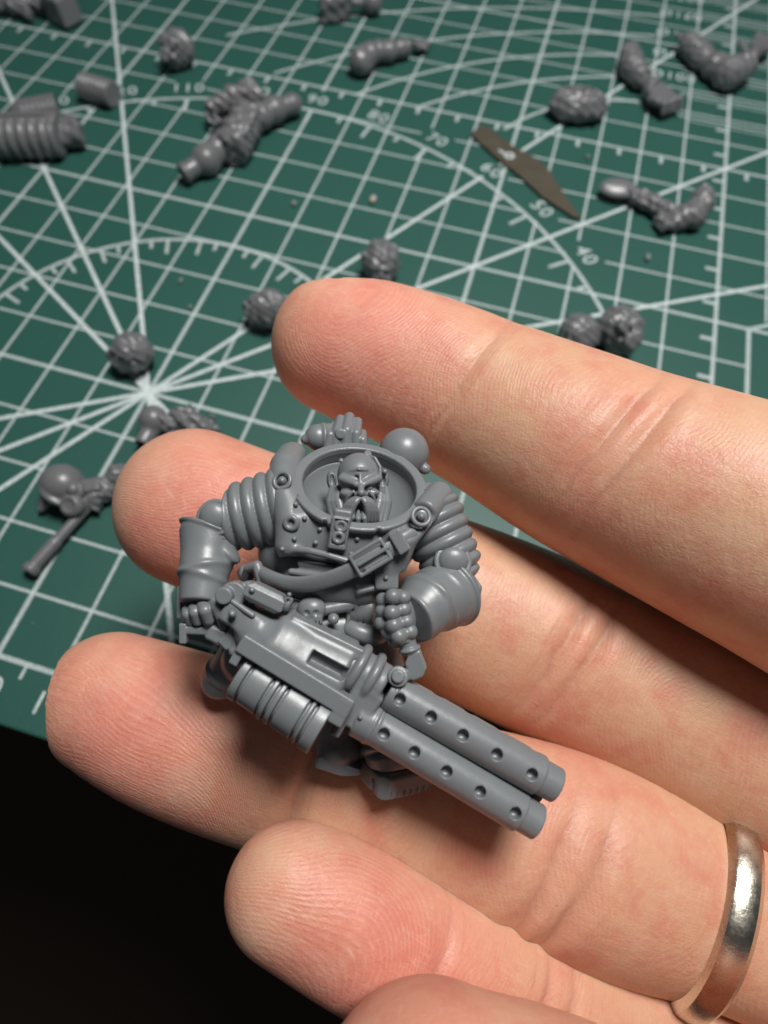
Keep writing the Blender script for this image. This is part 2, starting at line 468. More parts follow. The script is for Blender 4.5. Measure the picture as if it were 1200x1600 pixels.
def to_cam(p): return np.array([(p[0] - 600) / F_PX * p[2], (p[1] - 800) / F_PX * p[2], p[2]])
FLAT = 0.88                                     # fingers are a little flatter than wide
for f in FING.values():
    f['c'] = np.array([to_cam(q) for q in f['p']]); f['r'] = np.array([q[3] / F_PX * q[2] for q in f['p']])
    L = np.r_[0, np.cumsum(np.linalg.norm(np.diff(f['c'], axis=0), axis=1))]
    # resample smoothly
    n = 44; t = np.linspace(0, L[-1], n)
    def sm(y):
        z = np.interp(t, L, y)
        for _ in range(8): z[1:-1] = (z[:-2] + 2 * z[1:-1] + z[2:]) / 4
        return z
    f['c'] = np.stack([sm(f['c'][:, i]) for i in range(3)], 1); f['r'] = sm(f['r']); f['L'] = t
    zf = f['c'][:, 2] - f['r'] * FLAT                # where the joint lines show on the near side
    f['cr'] = list(np.interp(f['crx'], 600 + F_PX * f['c'][:, 0] / zf, t + f['r'][0]))

def hand_field(P, lo, res):
    shp = (P[0].shape[0], P[1].shape[1], P[2].shape[2]); fields = {}
    def stamp(e, a, b_, ra, rb, fl):
        """round cone, evaluated only near itself"""
        m_ = max(ra, rb) + 0.35
        i0 = np.maximum(((np.minimum(a, b_) - m_ - lo) / res).astype(int), 0)
        i1 = np.minimum(((np.maximum(a, b_) + m_ - lo) / res).astype(int) + 2, shp)
        if (i1 <= i0).any(): return
        p = (P[0][i0[0]:i1[0]], P[1][:, i0[1]:i1[1]], P[2][:, :, i0[2]:i1[2]])
        ab = b_ - a; L = ab @ ab
        t = np.clip(((p[0] - a[0]) * ab[0] + (p[1] - a[1]) * ab[1] + (p[2] - a[2]) * ab[2]) / L, 0, 1).astype(np.float32)
        g = np.sqrt((p[0] - a[0] - t * ab[0])**2 + (p[1] - a[1] - t * ab[1])**2 + ((p[2] - a[2] - t * ab[2]) / fl)**2) - (ra + t * (rb - ra))
        v = e[i0[0]:i1[0], i0[1]:i1[1], i0[2]:i1[2]]; np.minimum(v, g, out=v, casting='unsafe')
    for name, f in FING.items():
        e = np.full(shp, 0.3, np.float32)
        for i in range(0, len(f['c']) - 1): stamp(e, f['c'][i], f['c'][i + 1], f['r'][i], f['r'][i + 1], FLAT)
        fields[name] = e
    # palm, out of the picture to the right
    e = np.full(shp, 0.3, np.float32)
    for a, b_, r in (((6.0, 1.0, 5.0), (8.6, 3.2, 5.2), 1.45), ((6.2, 3.4, 5.2), (8.6, 4.6, 5.4), 1.4), ((6.0, 5.2, 5.2), (8.4, 6.0, 5.5), 1.2)):
        stamp(e, np.array(a), np.array(b_), r, r, 1.0)
    return fields, e
RES = 0.04
lo = np.array([-3.0, -2.3, 3.6]); hi = np.array([10.2, 7.4, 7.4])
P = grid(lo, hi, RES)
fields, palm = hand_field(P, lo, RES)
# each finger runs into the palm; pressed against a neighbour it keeps its own skin
Vs, Qs, Ws, n0 = [], [], [], 0
for k, e in enumerate(list(fields.values()) + [palm]):
    V, Q = surface_nets(e, lo, RES)
    for _ in range(3):                               # relax the stepping of the grid
        acc = np.zeros_like(V); cn = np.zeros(len(V))
        for i in range(4):
            a_, b_ = Q[:, i], Q[:, (i + 1) % 4]
            np.add.at(acc, a_, V[b_]); np.add.at(cn, a_, 1); np.add.at(acc, b_, V[a_]); np.add.at(cn, b_, 1)
        V = 0.4 * V + 0.6 * acc / np.maximum(cn, 1)[:, None]
    Vs.append(V); Qs.append(Q + n0); Ws.append(np.full(len(V), k)); n0 += len(V)
Vc = np.concatenate(Vs); Q = np.concatenate(Qs); SHELL = np.concatenate(Ws)
del fields, palm

rng = np.random.default_rng(4)
def fcoords(V):
    """finger coordinates of each vertex: along from the tip, around from the pad centre"""
    best = np.full(len(V), 1e9); second = np.full(len(V), 1e9); out = np.zeros((len(V), 2)); who = np.zeros(len(V), int); rr = np.ones(len(V))
    for k, f in enumerate(FING.values()):
        mine = np.full(len(V), 1e9); prev = best.copy()
        for i in range(len(f['c']) - 1):
            a, b_ = f['c'][i], f['c'][i + 1]; ab = b_ - a; L = np.linalg.norm(ab); u = ab / L
            raw = (V - a) @ u
            t = np.clip(raw / L, 0 if i else -9, 1)
            w = V - a - np.outer(np.clip(t, 0, 1) * L, u)
            r = f['r'][i] + np.clip(t, 0, 1) * (f['r'][i + 1] - f['r'][i])
            g = np.sqrt((w[:, :2]**2).sum(1) + (w[:, 2] / FLAT)**2) - r
            mine = np.minimum(mine, g)
            sel = (g < best - 1e-6) & ((SHELL == k) | (SHELL == 4))
            if not sel.any(): continue
            ny = np.cross([0, 0, -1], u); ny /= np.linalg.norm(ny); nz = np.cross(u, ny)
            wy = w @ ny; wz = w @ nz
            th = np.arctan2(wy, wz)
            s0 = f['L'][i] + np.clip(raw, -9 if i == 0 else 0, L)
            # over the rounded tip measure along the surface
            if i == 0: s0 = np.where(raw < 0, -r * np.arcsin(np.clip(-raw / r, -1, 1)), s0)
            best[sel] = g[sel]; out[sel, 0] = s0[sel] + f['r'][0]; out[sel, 1] = (th * np.minimum(r, 9))[sel]
            who[sel] = k; rr[sel] = r[sel]
        second = np.minimum(second, np.maximum(prev, mine))
    return out[:, 0], out[:, 1], who, rr, np.where(SHELL == 4, 0.0, 1.0)
S, T, WHO, RR, CLEAR = fcoords(Vc)
same = np.array([WHO[Q[:, i]] == WHO[Q[:, (i + 1) % 4]] for i in range(4)])
for _ in range(6):                                   # relax the coordinates over the mesh, not across fingers
    for A in (S, T):
        acc = A.copy(); cn = np.ones(len(A))
        for i in range(4):
            a_, b_ = Q[:, i], Q[:, (i + 1) % 4]
            ok = same[i] & (np.abs(A[a_] - A[b_]) < 0.4)
            np.add.at(acc, a_[ok], A[b_[ok]]); np.add.at(cn, a_[ok], 1)
            np.add.at(acc, b_[ok], A[a_[ok]]); np.add.at(cn, b_[ok], 1)
        A[:] = acc / cn
FL = list(FING.values())
ridge = np.zeros(len(S)); crease = np.zeros(len(S)); pad = np.zeros(len(S)); ja = np.zeros(len(S)); jb = np.zeros(len(S)); ramp_a = np.zeros(len(S))
wob = lambda x, a, b_: np.sin(x * a + b_) + 0.5 * np.sin(x * a * 2.3 + b_ * 1.7)
for k, f in enumerate(FL):
    q = WHO == k; s, t = S[q], T[q]
    s1 = f['whorl']; c1 = f['cr'][0]
    warp = 0.10 * np.sin(2.3 * s + 1.7 * t + k) + 0.07 * np.sin(4.1 * t - 2.2 * s + 2 * k) + 0.04 * np.sin(6.3 * s + 5.1 * t + 3 * k)
    if k == 0:
        # index: lines swing round an off-centre core, then run across the finger
        loop = np.sqrt((1.25 * (s - s1))**2 + (0.8 * (t - 0.34))**2 + 0.03)
        across = (s - s1) + 0.30 * np.cos((t - 0.2) * 1.4) - 0.10 * t
        w = 1 / (1 + np.exp(-(s - s1 - 0.45 + 0.3 * t) / 0.22))
        ph = loop * (1 - w) + across * w
    else:
        # long flat arches running with the finger, turning across it below the pad
        al = t * (1.0 + 0.10 * np.sin(1.5 * s + k)) + 0.16 * (s - 1.4)**2 * (1 if k % 2 else -1)
        w = 1 / (1 + np.exp(-(s - f['cr'][0] + 0.35) / 0.20))
        ph = al * (1 - w) + ((s - s1) + 0.2 * np.cos(t * 1.6)) * w
    ridge[q] = (ph + warp) / (0.043 if k == 0 else 0.046)
    ramp_a[q] = np.where(s < c1, 0.85, 0.5) * np.clip(1.35 - np.abs(t) / 1.1, 0.15, 1)
    ja[q] = s - f['cr'][0] - 0.10 * t + 0.05 * t * t
    jb[q] = s - f['cr'][1] - 0.16 * t + 0.04 * t * t
    crease[q] = np.clip(1.7 - np.abs(t) / 0.75, 0, 1)
    pad[q] = np.clip(1.12 - np.abs(s - 1.15) / 1.35, 0, 1) * np.clip(1.25 - np.abs(t) / 1.5, 0.2, 1)
    pad[q] = np.maximum(pad[q], 0.30 * np.exp(-((s - f['cr'][1]) / 0.5)**2))
ramp_a *= CLEAR; crease *= CLEAR
# broad folds of the joints in the surface itself
nrm = np.zeros_like(Vc)
e1 = Vc[Q[:, 1]] - Vc[Q[:, 0]]; e2 = Vc[Q[:, 3]] - Vc[Q[:, 0]]; fn = np.cross(e1, e2)
for i in range(4): np.add.at(nrm, Q[:, i], fn)
nrm /= np.linalg.norm(nrm, axis=1)[:, None] + 1e-9
off = np.zeros(len(S))
for k, f in enumerate(FL):
    q = WHO == k; s, t = S[q], T[q]; front = np.clip(np.cos(np.clip(T[q] / RR[q], -1.6, 1.6)), 0, 1)
    gs = lambda x, c_, w_: np.exp(-((x - c_) / w_)**2)
    lim = np.clip(1.5 - np.abs(t) / 0.8, 0, 1); va = 0.7 + 0.3 * np.sin(2.7 * t + k * 1.3)
    fold = -0.030 * gs(s, f['cr'][0], 0.20) - 0.022 * gs(s, f['cr'][1], 0.30)
    fold = fold + lim * (-0.030 * gs(ja[q], 0, 0.055) + 0.010 * gs(ja[q], 0.14, 0.08) + 0.008 * gs(ja[q], -0.14, 0.08))
    fold = fold + lim * va * (-0.042 * gs(jb[q], -0.10, 0.06) - 0.046 * gs(jb[q], 0.16, 0.065) + 0.020 * gs(jb[q], 0.03, 0.07) + 0.016 * gs(jb[q], 0.32, 0.09) + 0.016 * gs(jb[q], -0.27, 0.09))
    bulge = 0.035 * np.exp(-((s - 1.2) / 0.55)**2) + 0.03 * np.exp(-((s - (f['cr'][0] + f['cr'][1]) / 2) / 0.6)**2)
    off[q] += (fold + bulge) * front
off *= CLEAR
off += 0.006 * (np.sin(Vc[:, 0] * 3.1 + Vc[:, 1] * 2.3) * np.sin(Vc[:, 1] * 3.7 - Vc[:, 0] * 1.1))
Vc = Vc + nrm * off[:, None]
Vw = CAM + Vc @ R
hand = link_mesh('hand', Vw, Q, M_skin, None)
for nme, arr in (('ridge', ridge), ('crease', crease), ('pad', pad), ('along', S), ('around', T), ('ridge_amp', ramp_a), ('joint_a', ja), ('joint_b', jb)):
    at = hand.data.attributes.new(nme, 'FLOAT', 'POINT'); at.data.foreach_set('value', arr.astype(np.float32))
tag(hand, 'open hand, palm up, four outstretched fingers carrying the grey plastic figure', 'hand')

# ---- ring on the third finger: a bevelled, scratched band
def ring_material():
    m, nt, b = mat_new('worn_ring_metal')
    tc = N(nt, 'ShaderNodeTexCoord')
    n = N(nt, 'ShaderNodeTexNoise', Scale=9.0, Detail=6.0, Roughness=0.75); nt.links.new(tc.outputs['Object'], n.inputs['Vector'])
    nt.links.new(mix_c(nt, n.outputs[0], (0.58, 0.53, 0.44), (0.78, 0.73, 0.63)), b.inputs['Base Color'])
    b.inputs['Metallic'].default_value = 1.0
    nt.links.new(math_n(nt, 'ADD', math_n(nt, 'MULTIPLY', n.outputs[0], 0.38), 0.08), b.inputs['Roughness'])
    bp = N(nt, 'ShaderNodeBump', Strength=0.25, Distance=0.02); nt.links.new(n.outputs[0], bp.inputs['Height'])
    nt.links.new(bp.outputs[0], b.inputs['Normal'])
    return m
M_ring = ring_material()
def finger_ring():
    c = to_cam((1099, 1416, 5.42)); f = FING['ring']
    i = np.argmin(np.linalg.norm(f['c'] - c, axis=1)); u = f['c'][i + 1] - f['c'][i - 1]; u /= np.linalg.norm(u)
    c = f['c'][i] + u * ((c - f['c'][i]) @ u)
    u = u + np.array([0.0, 0.0, -0.22]); u /= np.linalg.norm(u)
    ny = np.cross([0, 0, -1], u); ny /= np.linalg.norm(ny); nz = np.cross(u, ny)
    r0 = np.interp(np.linalg.norm(c - f['c'][0]), f['L'], f['r']) + 0.045
    prof = [(-0.155, 0.0), (-0.168, 0.02), (-0.112, 0.078), (-0.10, 0.084), (-0.05, 0.094), (0.0, 0.097), (0.05, 0.094), (0.10, 0.084), (0.112, 0.078), (0.168, 0.02), (0.155, 0.0)]
    n = 96; V = []; Fc = []
    for k in range(n):
        a = 2 * math.pi * k / n
        d = ny * math.cos(a) + nz * math.sin(a) * (FLAT + 0.02)
        for p, h in prof: V.append(CAM + R.T @ (c + u * p * 0.86 + d * (r0 + h)))
    mth = len(prof)
    for k in range(n):
        for j in range(mth):
            j2 = (j + 1) % mth; k2 = (k + 1) % n
            Fc.append((k * mth + j, k * mth + j2, k2 * mth + j2, k2 * mth + j))
    o = link_mesh('finger_ring', V, Fc, M_ring, None)
    o.data.polygons.foreach_set('use_smooth', np.full(len(o.data.polygons), True))
    es = o.modifiers.new('edges', 'EDGE_SPLIT'); es.split_angle = math.radians(18)
    tag(o, 'scratched silvery gold metal band worn at the base of the third finger from the top', 'ring')
finger_ring()

# ---- the thumb tip that rises into the bottom of the picture
def thumb():
    pts = [to_cam((676, 1766, 3.60)), to_cam((846, 1850, 3.60)), to_cam((1150, 1925, 3.7)), to_cam((1500, 2060, 3.9))]
    rad = [195 / F_PX * 3.60, 0.76, 0.82, 0.95]
    lo = np.array([-1.2, 2.3, 2.4]); hi = np.array([5.2, 6.6, 5.0]); P = grid(lo, hi, RES)
    d = chain(P, pts, rad, 0.3)
    na = to_cam((640, 1700, 3.66))
    u = pts[1] - pts[0]; u /= np.linalg.norm(u)
    up = np.array([-0.15, -0.25, -0.95]); up -= (up @ u) * u; up /= np.linalg.norm(up); side = np.cross(u, up)
    nc = pts[0] + up * 0.64 - u * 0.12 
    d = smax(d, -box(P, nc + up * 0.14, (0.54, 0.46, 0.12), np.array([u, side, up]), 0.12), 0.10)
    V, Q = surface_nets(d.astype(np.float32), lo, RES)
    Vw = CAM + V @ R
    o = link_mesh('thumb', Vw, Q, M_skin, None)
    s = (V - pts[0]) @ u + 1.0; t = (V - pts[0]) @ side
    for nme, arr in (('ridge', s / 0.05), ('crease', 0 * s), ('pad', np.clip(0.7 - s * 0.1, 0, 1)), ('along', s), ('around', t), ('ridge_amp', 0 * s + 0.12), ('joint_a', 0 * s + 9), ('joint_b', 0 * s + 9)):
        at = o.data.attributes.new(nme, 'FLOAT', 'POINT'); at.data.foreach_set('value', arr.astype(np.float32))
    tag(o, 'thumb tip with a short nail rising from the bottom edge below the little finger', 'thumb')
    # nail
    lo2 = nc - 0.9; hi2 = nc + 0.9; P = grid(lo2, hi2, 0.03)
    x, y, z = loc3(P, nc, np.array([u, side, up]))
    dn = np.maximum(np.abs(np.sqrt((y / 1.0)**2 + (z + 0.62)**2) - 0.67) - 0.02, np.sqrt((x / 0.52)**4 + (y / 0.43)**4 + 1e-9)**0.5 - 1)
    dn = np.maximum(dn, -(z + 0.5))
    V, Q = surface_nets(dn.astype(np.float32), lo2, 0.03)
    m, nt, b = mat_new('nail'); b.inputs['Base Color'].default_value = (0.74, 0.42, 0.34, 1); b.inputs['Roughness'].default_value = 0.28
    b.inputs['Subsurface Weight'].default_value = 0.5; b.inputs['Subsurface Scale'].default_value = 0.1
    link_mesh('nail', CAM + V @ R, Q, m, o)
thumb()
# ------------------------------------------------------------------ the plastic figure
ZR = 4.70; SP = ZR / F_PX                        # figure units: 1 unit = 1 photo pixel at this depth
def fig_world(L): L = np.asarray(L, float); return CAM + np.stack([(L[:, 0] - 600) * SP, (L[:, 1] - 800) * SP, ZR - L[:, 2] * SP], 1) @ R
def K(h): return 1 - h / F_PX
def q(x, y, h): k = K(h); return np.array([600 + (x - 600) * k, 800 + (y - 800) * k, h])
def px_of(L): k = 1 - L[:, 2] / F_PX; return 600 + (L[:, 0] - 600) / k, 800 + (L[:, 1] - 800) / k

def plastic(name, col, rough=0.40):
    m, nt, b = mat_new(name)
    tc = N(nt, 'ShaderNodeTexCoord')
    n = N(nt, 'ShaderNodeTexNoise', Scale=3.0, Detail=4.0); nt.links.new(tc.outputs['Object'], n.inputs['Vector'])
    n2 = N(nt, 'ShaderNodeTexNoise', Scale=150.0, Detail=2.0); nt.links.new(tc.outputs['Object'], n2.inputs['Vector'])
    n3 = N(nt, 'ShaderNodeTexNoise', Scale=22.0, Detail=3.0); nt.links.new(tc.outputs['Object'], n3.inputs['Vector'])
    nt.links.new(mix_c(nt, n.outputs[0], tuple(c * 0.93 for c in col), tuple(c * 1.07 for c in col)), b.inputs['Base Color'])
    nt.links.new(math_n(nt, 'ADD', math_n(nt, 'MULTIPLY', n3.outputs[0], 0.16), rough - 0.08), b.inputs['Roughness'])
    b.inputs['Specular IOR Level'].default_value = 0.62
    h = math_n(nt, 'ADD', math_n(nt, 'MULTIPLY', n2.outputs[0], 0.0006), math_n(nt, 'MULTIPLY', n3.outputs[0], 0.0012))
    bp = N(nt, 'ShaderNodeBump', Strength=1.0, Distance=1.0); nt.links.new(h, bp.inputs['Height']); nt.links.new(bp.outputs[0], b.inputs['Normal'])
    return m
M_pl = plastic('grey_plastic', (0.172, 0.184, 0.194), 0.36)

fig = empty('plastic_figure', fig_world([q(600, 1225, -40)])[0])
tag(fig, 'grey unpainted plastic soldier figure with twin barrelled gun standing on the fingers', 'figurine')

def part(name, lo, hi, res, fn, parent=None, fr=None, mat=None):
    """field in figure units -> a mesh part; fr = (origin, rows, scale) for a part built in its own axes"""
    lo = np.asarray(lo, float) - 2 * res; hi = np.asarray(hi, float) + 2 * res
    d = np.broadcast_to(fn(grid(lo, hi, res)), tuple((np.ceil((hi - lo) / res).astype(int) + 1))).astype(np.float32)
    V, Qd = surface_nets(d, lo, res)
    L = V if fr is None else fr[0] + (V @ fr[1]) * fr[2]
    o = link_mesh(name, fig_world(L), Qd, mat or M_pl, fig if parent is None else parent)
    return o, L
def bb(pts, r):
    pts = np.array(pts); return pts.min(0) - r, pts.max(0) + r
def surf_h(L, x, y, tol=3.5):
    px, py = px_of(L); s = (np.abs(px - x) < tol) & (np.abs(py - y) < tol)
    return L[s, 2].max() if s.any() else 60.0
def ball_mesh(r, n=10):
    V = []; Fc = []
    for i in range(n // 2 + 1):
        for j in range(n):
            a = math.pi * i / (n // 2); b_ = 2 * math.pi * j / n
            V.append((r * math.sin(a) * math.cos(b_), r * math.sin(a) * math.sin(b_), r * math.cos(a)))
    for i in range(n // 2):
        for j in range(n):
            Fc.append((i * n + j, (i + 1) * n + j, (i + 1) * n + (j + 1) % n, i * n + (j + 1) % n))
    return np.array(V), Fc
def rivet(x, y, h, r, parent, name='rivet'):
    V, Fc = ball_mesh(r * K(h)); c = q(x, y, h)
    return link_mesh(name, fig_world(V + c), Fc, M_pl, parent)
def smooth_line(pts, n=2):
    pts = np.array(pts)
    for _ in range(n):
        m_ = np.empty((2 * len(pts) - 1, 3)); m_[0::2] = pts; m_[1::2] = (pts[:-1] + pts[1:]) / 2
        k_ = m_.copy(); k_[1:-1] = (m_[:-2] + 2 * m_[1:-1] + m_[2:]) / 4; pts = k_
    return pts
def ribbon(P, pts, w, th, up=(0, 0, 1), fine=0):
    d = None
    if fine:                                       # a smooth flat strap: tube squashed along its normal
        pts = smooth_line(pts, fine); u = np.asarray(up, float); u /= np.linalg.norm(u); e = w / th - 1
        hh = (P[0] * u[0] + P[1] * u[1] + P[2] * u[2]) * e
        P2 = (P[0] + u[0] * hh, P[1] + u[1] * hh, P[2] + u[2] * hh)
        p2 = [p + u * (p @ u) * e for p in pts]
        d = chain(P2, p2, [w] * len(p2))
        return d * (th / w) * 1.2
    for a, b_ in zip(pts[:-1], pts[1:]):
        M = frame(b_ - a, up); L = np.linalg.norm(b_ - a)
        e = box(P, (a + b_) / 2, (L / 2 + th * 0.8, w, th), M, min(th, w) * 0.6)
        d = e if d is None else smin(d, e, 3)
    return d

# ---- torso: breastplate with the big open collar
NC = np.array([0.125, -0.715, 0.69]); NC /= np.linalg.norm(NC)
CC = q(562, 760, 32)
EX = np.array([0.985, 0.17, 0.0]); EX -= (EX @ NC) * NC; EX /= np.linalg.norm(EX); EY = np.cross(NC, EX)
MC = np.array([EX, EY, NC])
def f_torso(P):
    d = SU(40, ell(P, q(545, 842, -8), (108, 82, 98)), ell(P, q(562, 795, -2), (112, 62, 88)), ell(P, q(548, 800, -40), (105, 80, 60)))
    # shoulder straps
    d = smin(d, chain(P, [q(452, 712, -22), q(443, 742, 28), q(447, 778, 56), q(456, 815, 70), q(452, 850, 74), q(446, 866, 70)], [17, 20, 21, 24, 21, 13]), 26)
    d = smin(d, chain(P, [q(672, 770, 10), q(655, 806, 66), q(630, 838, 82), q(618, 880, 74), q(606, 906, 70)], [18, 22, 22, 18, 13]), 20)
    d = smin(d, chain(P, [q(458, 712, -30), q(447, 730, 6), q(444, 750, 28)], [22, 25, 20]), 10)
    x, y, z = loc3(P, CC, MC)
    d = smax(d, np.where(x < -84, z - 26, z - 2) + 0 * y, 6)
    rr = np.sqrt(x * x + y * y)
    d = smax(d, -(np.sqrt(x * x + y * y + (z * 1.5 - 4)**2) - 88), 4)
    # plate cut off below, with a rolled lip
    yb = P[1] + 0 * P[0]
    edge = 868 + 0.20 * (P[0] - 455) - 0.0011 * np.maximum(P[0] - 560, 0)**2
    edge = np.where(P[0] > 575, 892 + 0.10 * (P[0] - 575), edge)
    d = smax(d, np.where(P[2] > -20, P[1] - (800 + (edge - 800) * 0.905), -30) + 0 * P[2], 5)
    lip = [q(440, 866, 76), q(458, 858, 88), q(485, 861, 97), q(515, 868, 101), q(545, 877, 100)]
    d = smin(d, chain(P, lip, [5, 5.5, 5, 5, 5]), 4)
    d = smin(d, cyl(P, q(690, 768, 6), q(662, 802, 60), 20, 6), 7)
    # ring-like bosses round the shoulder bolts
    for c, r in ((q(441, 751, 46), 13), (q(658, 807, 84), 13)):
        d = smin(d, ell(P, c, (r, r, 6)), 5)
    # flap at the lower right
    d = smin(d, box(P, q(604, 898, 84), (17, 22, 5), None, 5), 6)
    return d
torso, LT = part('torso', q(415, 680, -95) - 8, q(720, 935, 110) + 12, 2.0, f_torso)
def f_collar(P):
    x, y, z = loc3(P, CC, MC); rr = np.sqrt(x * x + (y * 1.04)**2)
    d = np.sqrt(np.maximum(np.abs(rr - 94) - 5.5, 0)**2 + np.maximum(np.abs(z - 2) - 2.5, 0)**2) - 2.8
    d = smin(d, np.sqrt(np.maximum(np.abs(rr - 88) - 1, 0)**2 + np.maximum(np.abs(z + 10) - 8, 0)**2) - 1.5, 3)
    th = np.arctan2(y, x)                                                     # notches of the segmented rim
    for a in (0.35, 2.62, 1.15, 1.95, -0.1):
        d = smax(d, -(np.sqrt((np.abs(rr - 101))**2 + (88 * np.arctan2(np.sin(th - a), np.cos(th - a)))**2) - 3.0), 2)
    return d
part('collar_ring', CC - 108, CC + 108, 2.0, f_collar)
for x, y in ((462, 788), (476, 810), (500, 827), (460, 842), (493, 848), (441, 858), (523, 857), (558, 842), (549, 866), (603, 903), (585, 826)):
    rivet(x, y, surf_h(LT, x, y) + 0.5, 4.3, torso)
for x, y in ((441, 751), (658, 807)):
    hb_ = surf_h(LT, x, y); rivet(x, y, hb_ + 2, 7.5, torso, 'bolt_head')
    cb_ = q(x, y, hb_ + 0.5); part('bolt_ring', cb_ - 20, cb_ + 20, 0.9, lambda P: tor(P, cb_, (-0.25 if x < 500 else 0.25, -0.3, 1), 12.5, 3.2), torso)
def eyelet(x, y, h, r, parent):
    c = q(x, y, h); n = np.array([-0.1, 0.1, 1.0]) if x < 500 else np.array([0.0, 0.1, 1.0])
    part('eyelet', c - r * 1.6, c + r * 1.6, 0.8, lambda P: smin(tor(P, c, n, r * .72, r * .34), cut(cyl(P, c - n * 4, c + n * 1.5, r * .7), cyl(P, c - n * 3, c + n * 9, r * .42)), 1.5), parent)
eyelet(455, 817, surf_h(LT, 455, 817) + 2, 11.5, torso)
# centre clasp
hcl = surf_h(LT, 531, 832) + 13
Mcl = frame((0.16, -0.99, 0.16))
clasp, _ = part('clasp', q(533, 826, hcl) - 38, q(533, 826, hcl) + 38, 1.0,
    lambda P: cut(U(box(P, q(531, 831, hcl - 4), (23, 13, 14), Mcl, 3), box(P, q(536, 805, hcl + 1), (9, 13, 10), Mcl, 4)), box(P, q(530.5, 832, hcl + 11), (17.5, 9, 4), Mcl, 1), 1.0), torso)
eyelet(533, 822, hcl + 8, 9, clasp); eyelet(529, 840, hcl + 8, 9, clasp)

# ---- belly, belt and carrying strap
def f_belly(P):
    d = ell(P, q(525, 900, 4), (92, 52, 80))
    d = smin(d, ell(P, q(560, 915, 10), (60, 35, 66)), 15)
    d = smin(d, ell(P, q(440, 862, -10), (36, 46, 48)), 16)                                  # side under the arm
    for i, (x0, y0, x1, y1) in enumerate(((470, 880, 540, 893), (455, 893, 530, 905), (600, 915, 560, 925))):
        d = smin(d, chain(P, [q(x0, y0, 74), q(x1, y1, 84)], [5, 4]), 8)
    return d
part('belly', q(390, 805, -85) - 5, q(630, 955, 95) + 6, 2.0, f_belly)
strap_pts = [q(408, 896, 40), q(425, 905, 66), q(452, 914, 84), q(486, 913, 96), q(520, 904, 101), (q(552, 891, 104)), q(585, 873, 107), q(620, 852, 102), q(640, 838, 90)]
strap, _ = part('carrying_strap', *bb(strap_pts, 18), 1.4, lambda P: ribbon(P, strap_pts, 12.5, 4.2, (0.05, 0.35, 1.0), 2))
Mb = frame((0.86, -0.51, 0.0))
cb = q(579, 871, 112)
part('buckle', cb - 40, cb + 40, 1.0, lambda P: U(cut(box(P, cb, (27, 18, 4), Mb, 3), box(P, cb, (22, 12.5, 9), Mb, 2), 1), box(P, cb + Mb[0] * 4 + np.array([0, 0, 1.5]), (26, 3, 3), Mb, 2), box(P, cb + Mb[0] * 6 + Mb[1] * 10, (22, 2.4, 3), Mb, 2)), strap)
cl = q(624, 846, 106)
part('strap_clip', cl - 30, cl + 30, 1.2, lambda P: box(P, cl, (9, 17, 8), Mb, 2), strap)
def f_pelvis(P):
    d = SU(18, ell(P, q(500, 972, 0), (95, 40, 62)), ell(P, q(560, 985, 8), (48, 40, 46)))
    d = smin(d, cyl(P, q(545, 948, 40), q(585, 952, 40), 22, 4), 4)                       # belt pouch
    d = smin(d, chain(P, [q(430, 935, 40), q(465, 948, 60), q(505, 952, 66), q(545, 945, 60), q(585, 935, 40)], [10] * 5), 6)
    for k in range(3): d = smax(d, -tor(P, q(552 + 9 * k, 949, 40), (1, 0.1, 0), 23, 1.6), 1)
    return d
pelvis, LP = part('hips', q(400, 920, -70), q(625, 1030, 90), 2.0, f_pelvis)
sk = q(487, 951, 74)
def f_skull(P):
    d = SU(5, ell(P, sk, (21, 17, 15)), box(P, sk + (5, 15, 2), (11, 7, 9), None, 4))
    for dx in (-6, 8): d = smax(d, -sph(P, sk + (dx, 5, 15), 5.0), 1.5)
    d = smax(d, -sph(P, sk + (2, 12, 14), 2.6), 1)
    for k in range(4): d = smax(d, -box(P, sk + (-3 + 5 * k, 20, 11), (0.8, 4, 4)), 0.6)
    return d
part('skull_buckle', sk - 34, sk + 34, 1.0, f_skull, pelvis)
part('belt_hoop', q(505, 955, 60) - 62, q(505, 955, 60) + 62, 1.4, lambda P: smax(tor(P, q(500, 962, 60), (0.1, 0.15, 1), 42, 3.6), -(P[0] - 500) + 0 * P[1] + 0 * P[2], 2), pelvis)
rivet(521, 967, 78, 9.5, pelvis, 'bolt_head')
tp = q(566, 990, 58)
part('thigh_plate', tp - 44, tp + 44, 1.4, lambda P: smax(ell(P, tp + (0, 0, -20), (38, 20, 30), frame((1, 0.35, 0))), -ell(P, tp + (8, -22, 4), (36, 12, 30), frame((1, 0.3, 0))), 3), pelvis)
part('hip_hook', q(395, 905, 30) - 34, q(395, 905, 30) + 34, 1.2, lambda P: U(chain(P, [q(383, 905, 20), q(388, 888, 34), q(402, 884, 44), q(408, 902, 48), q(407, 920, 48)], [6, 7, 8, 8, 6]), sph(P, q(385, 895, 12), 14)))

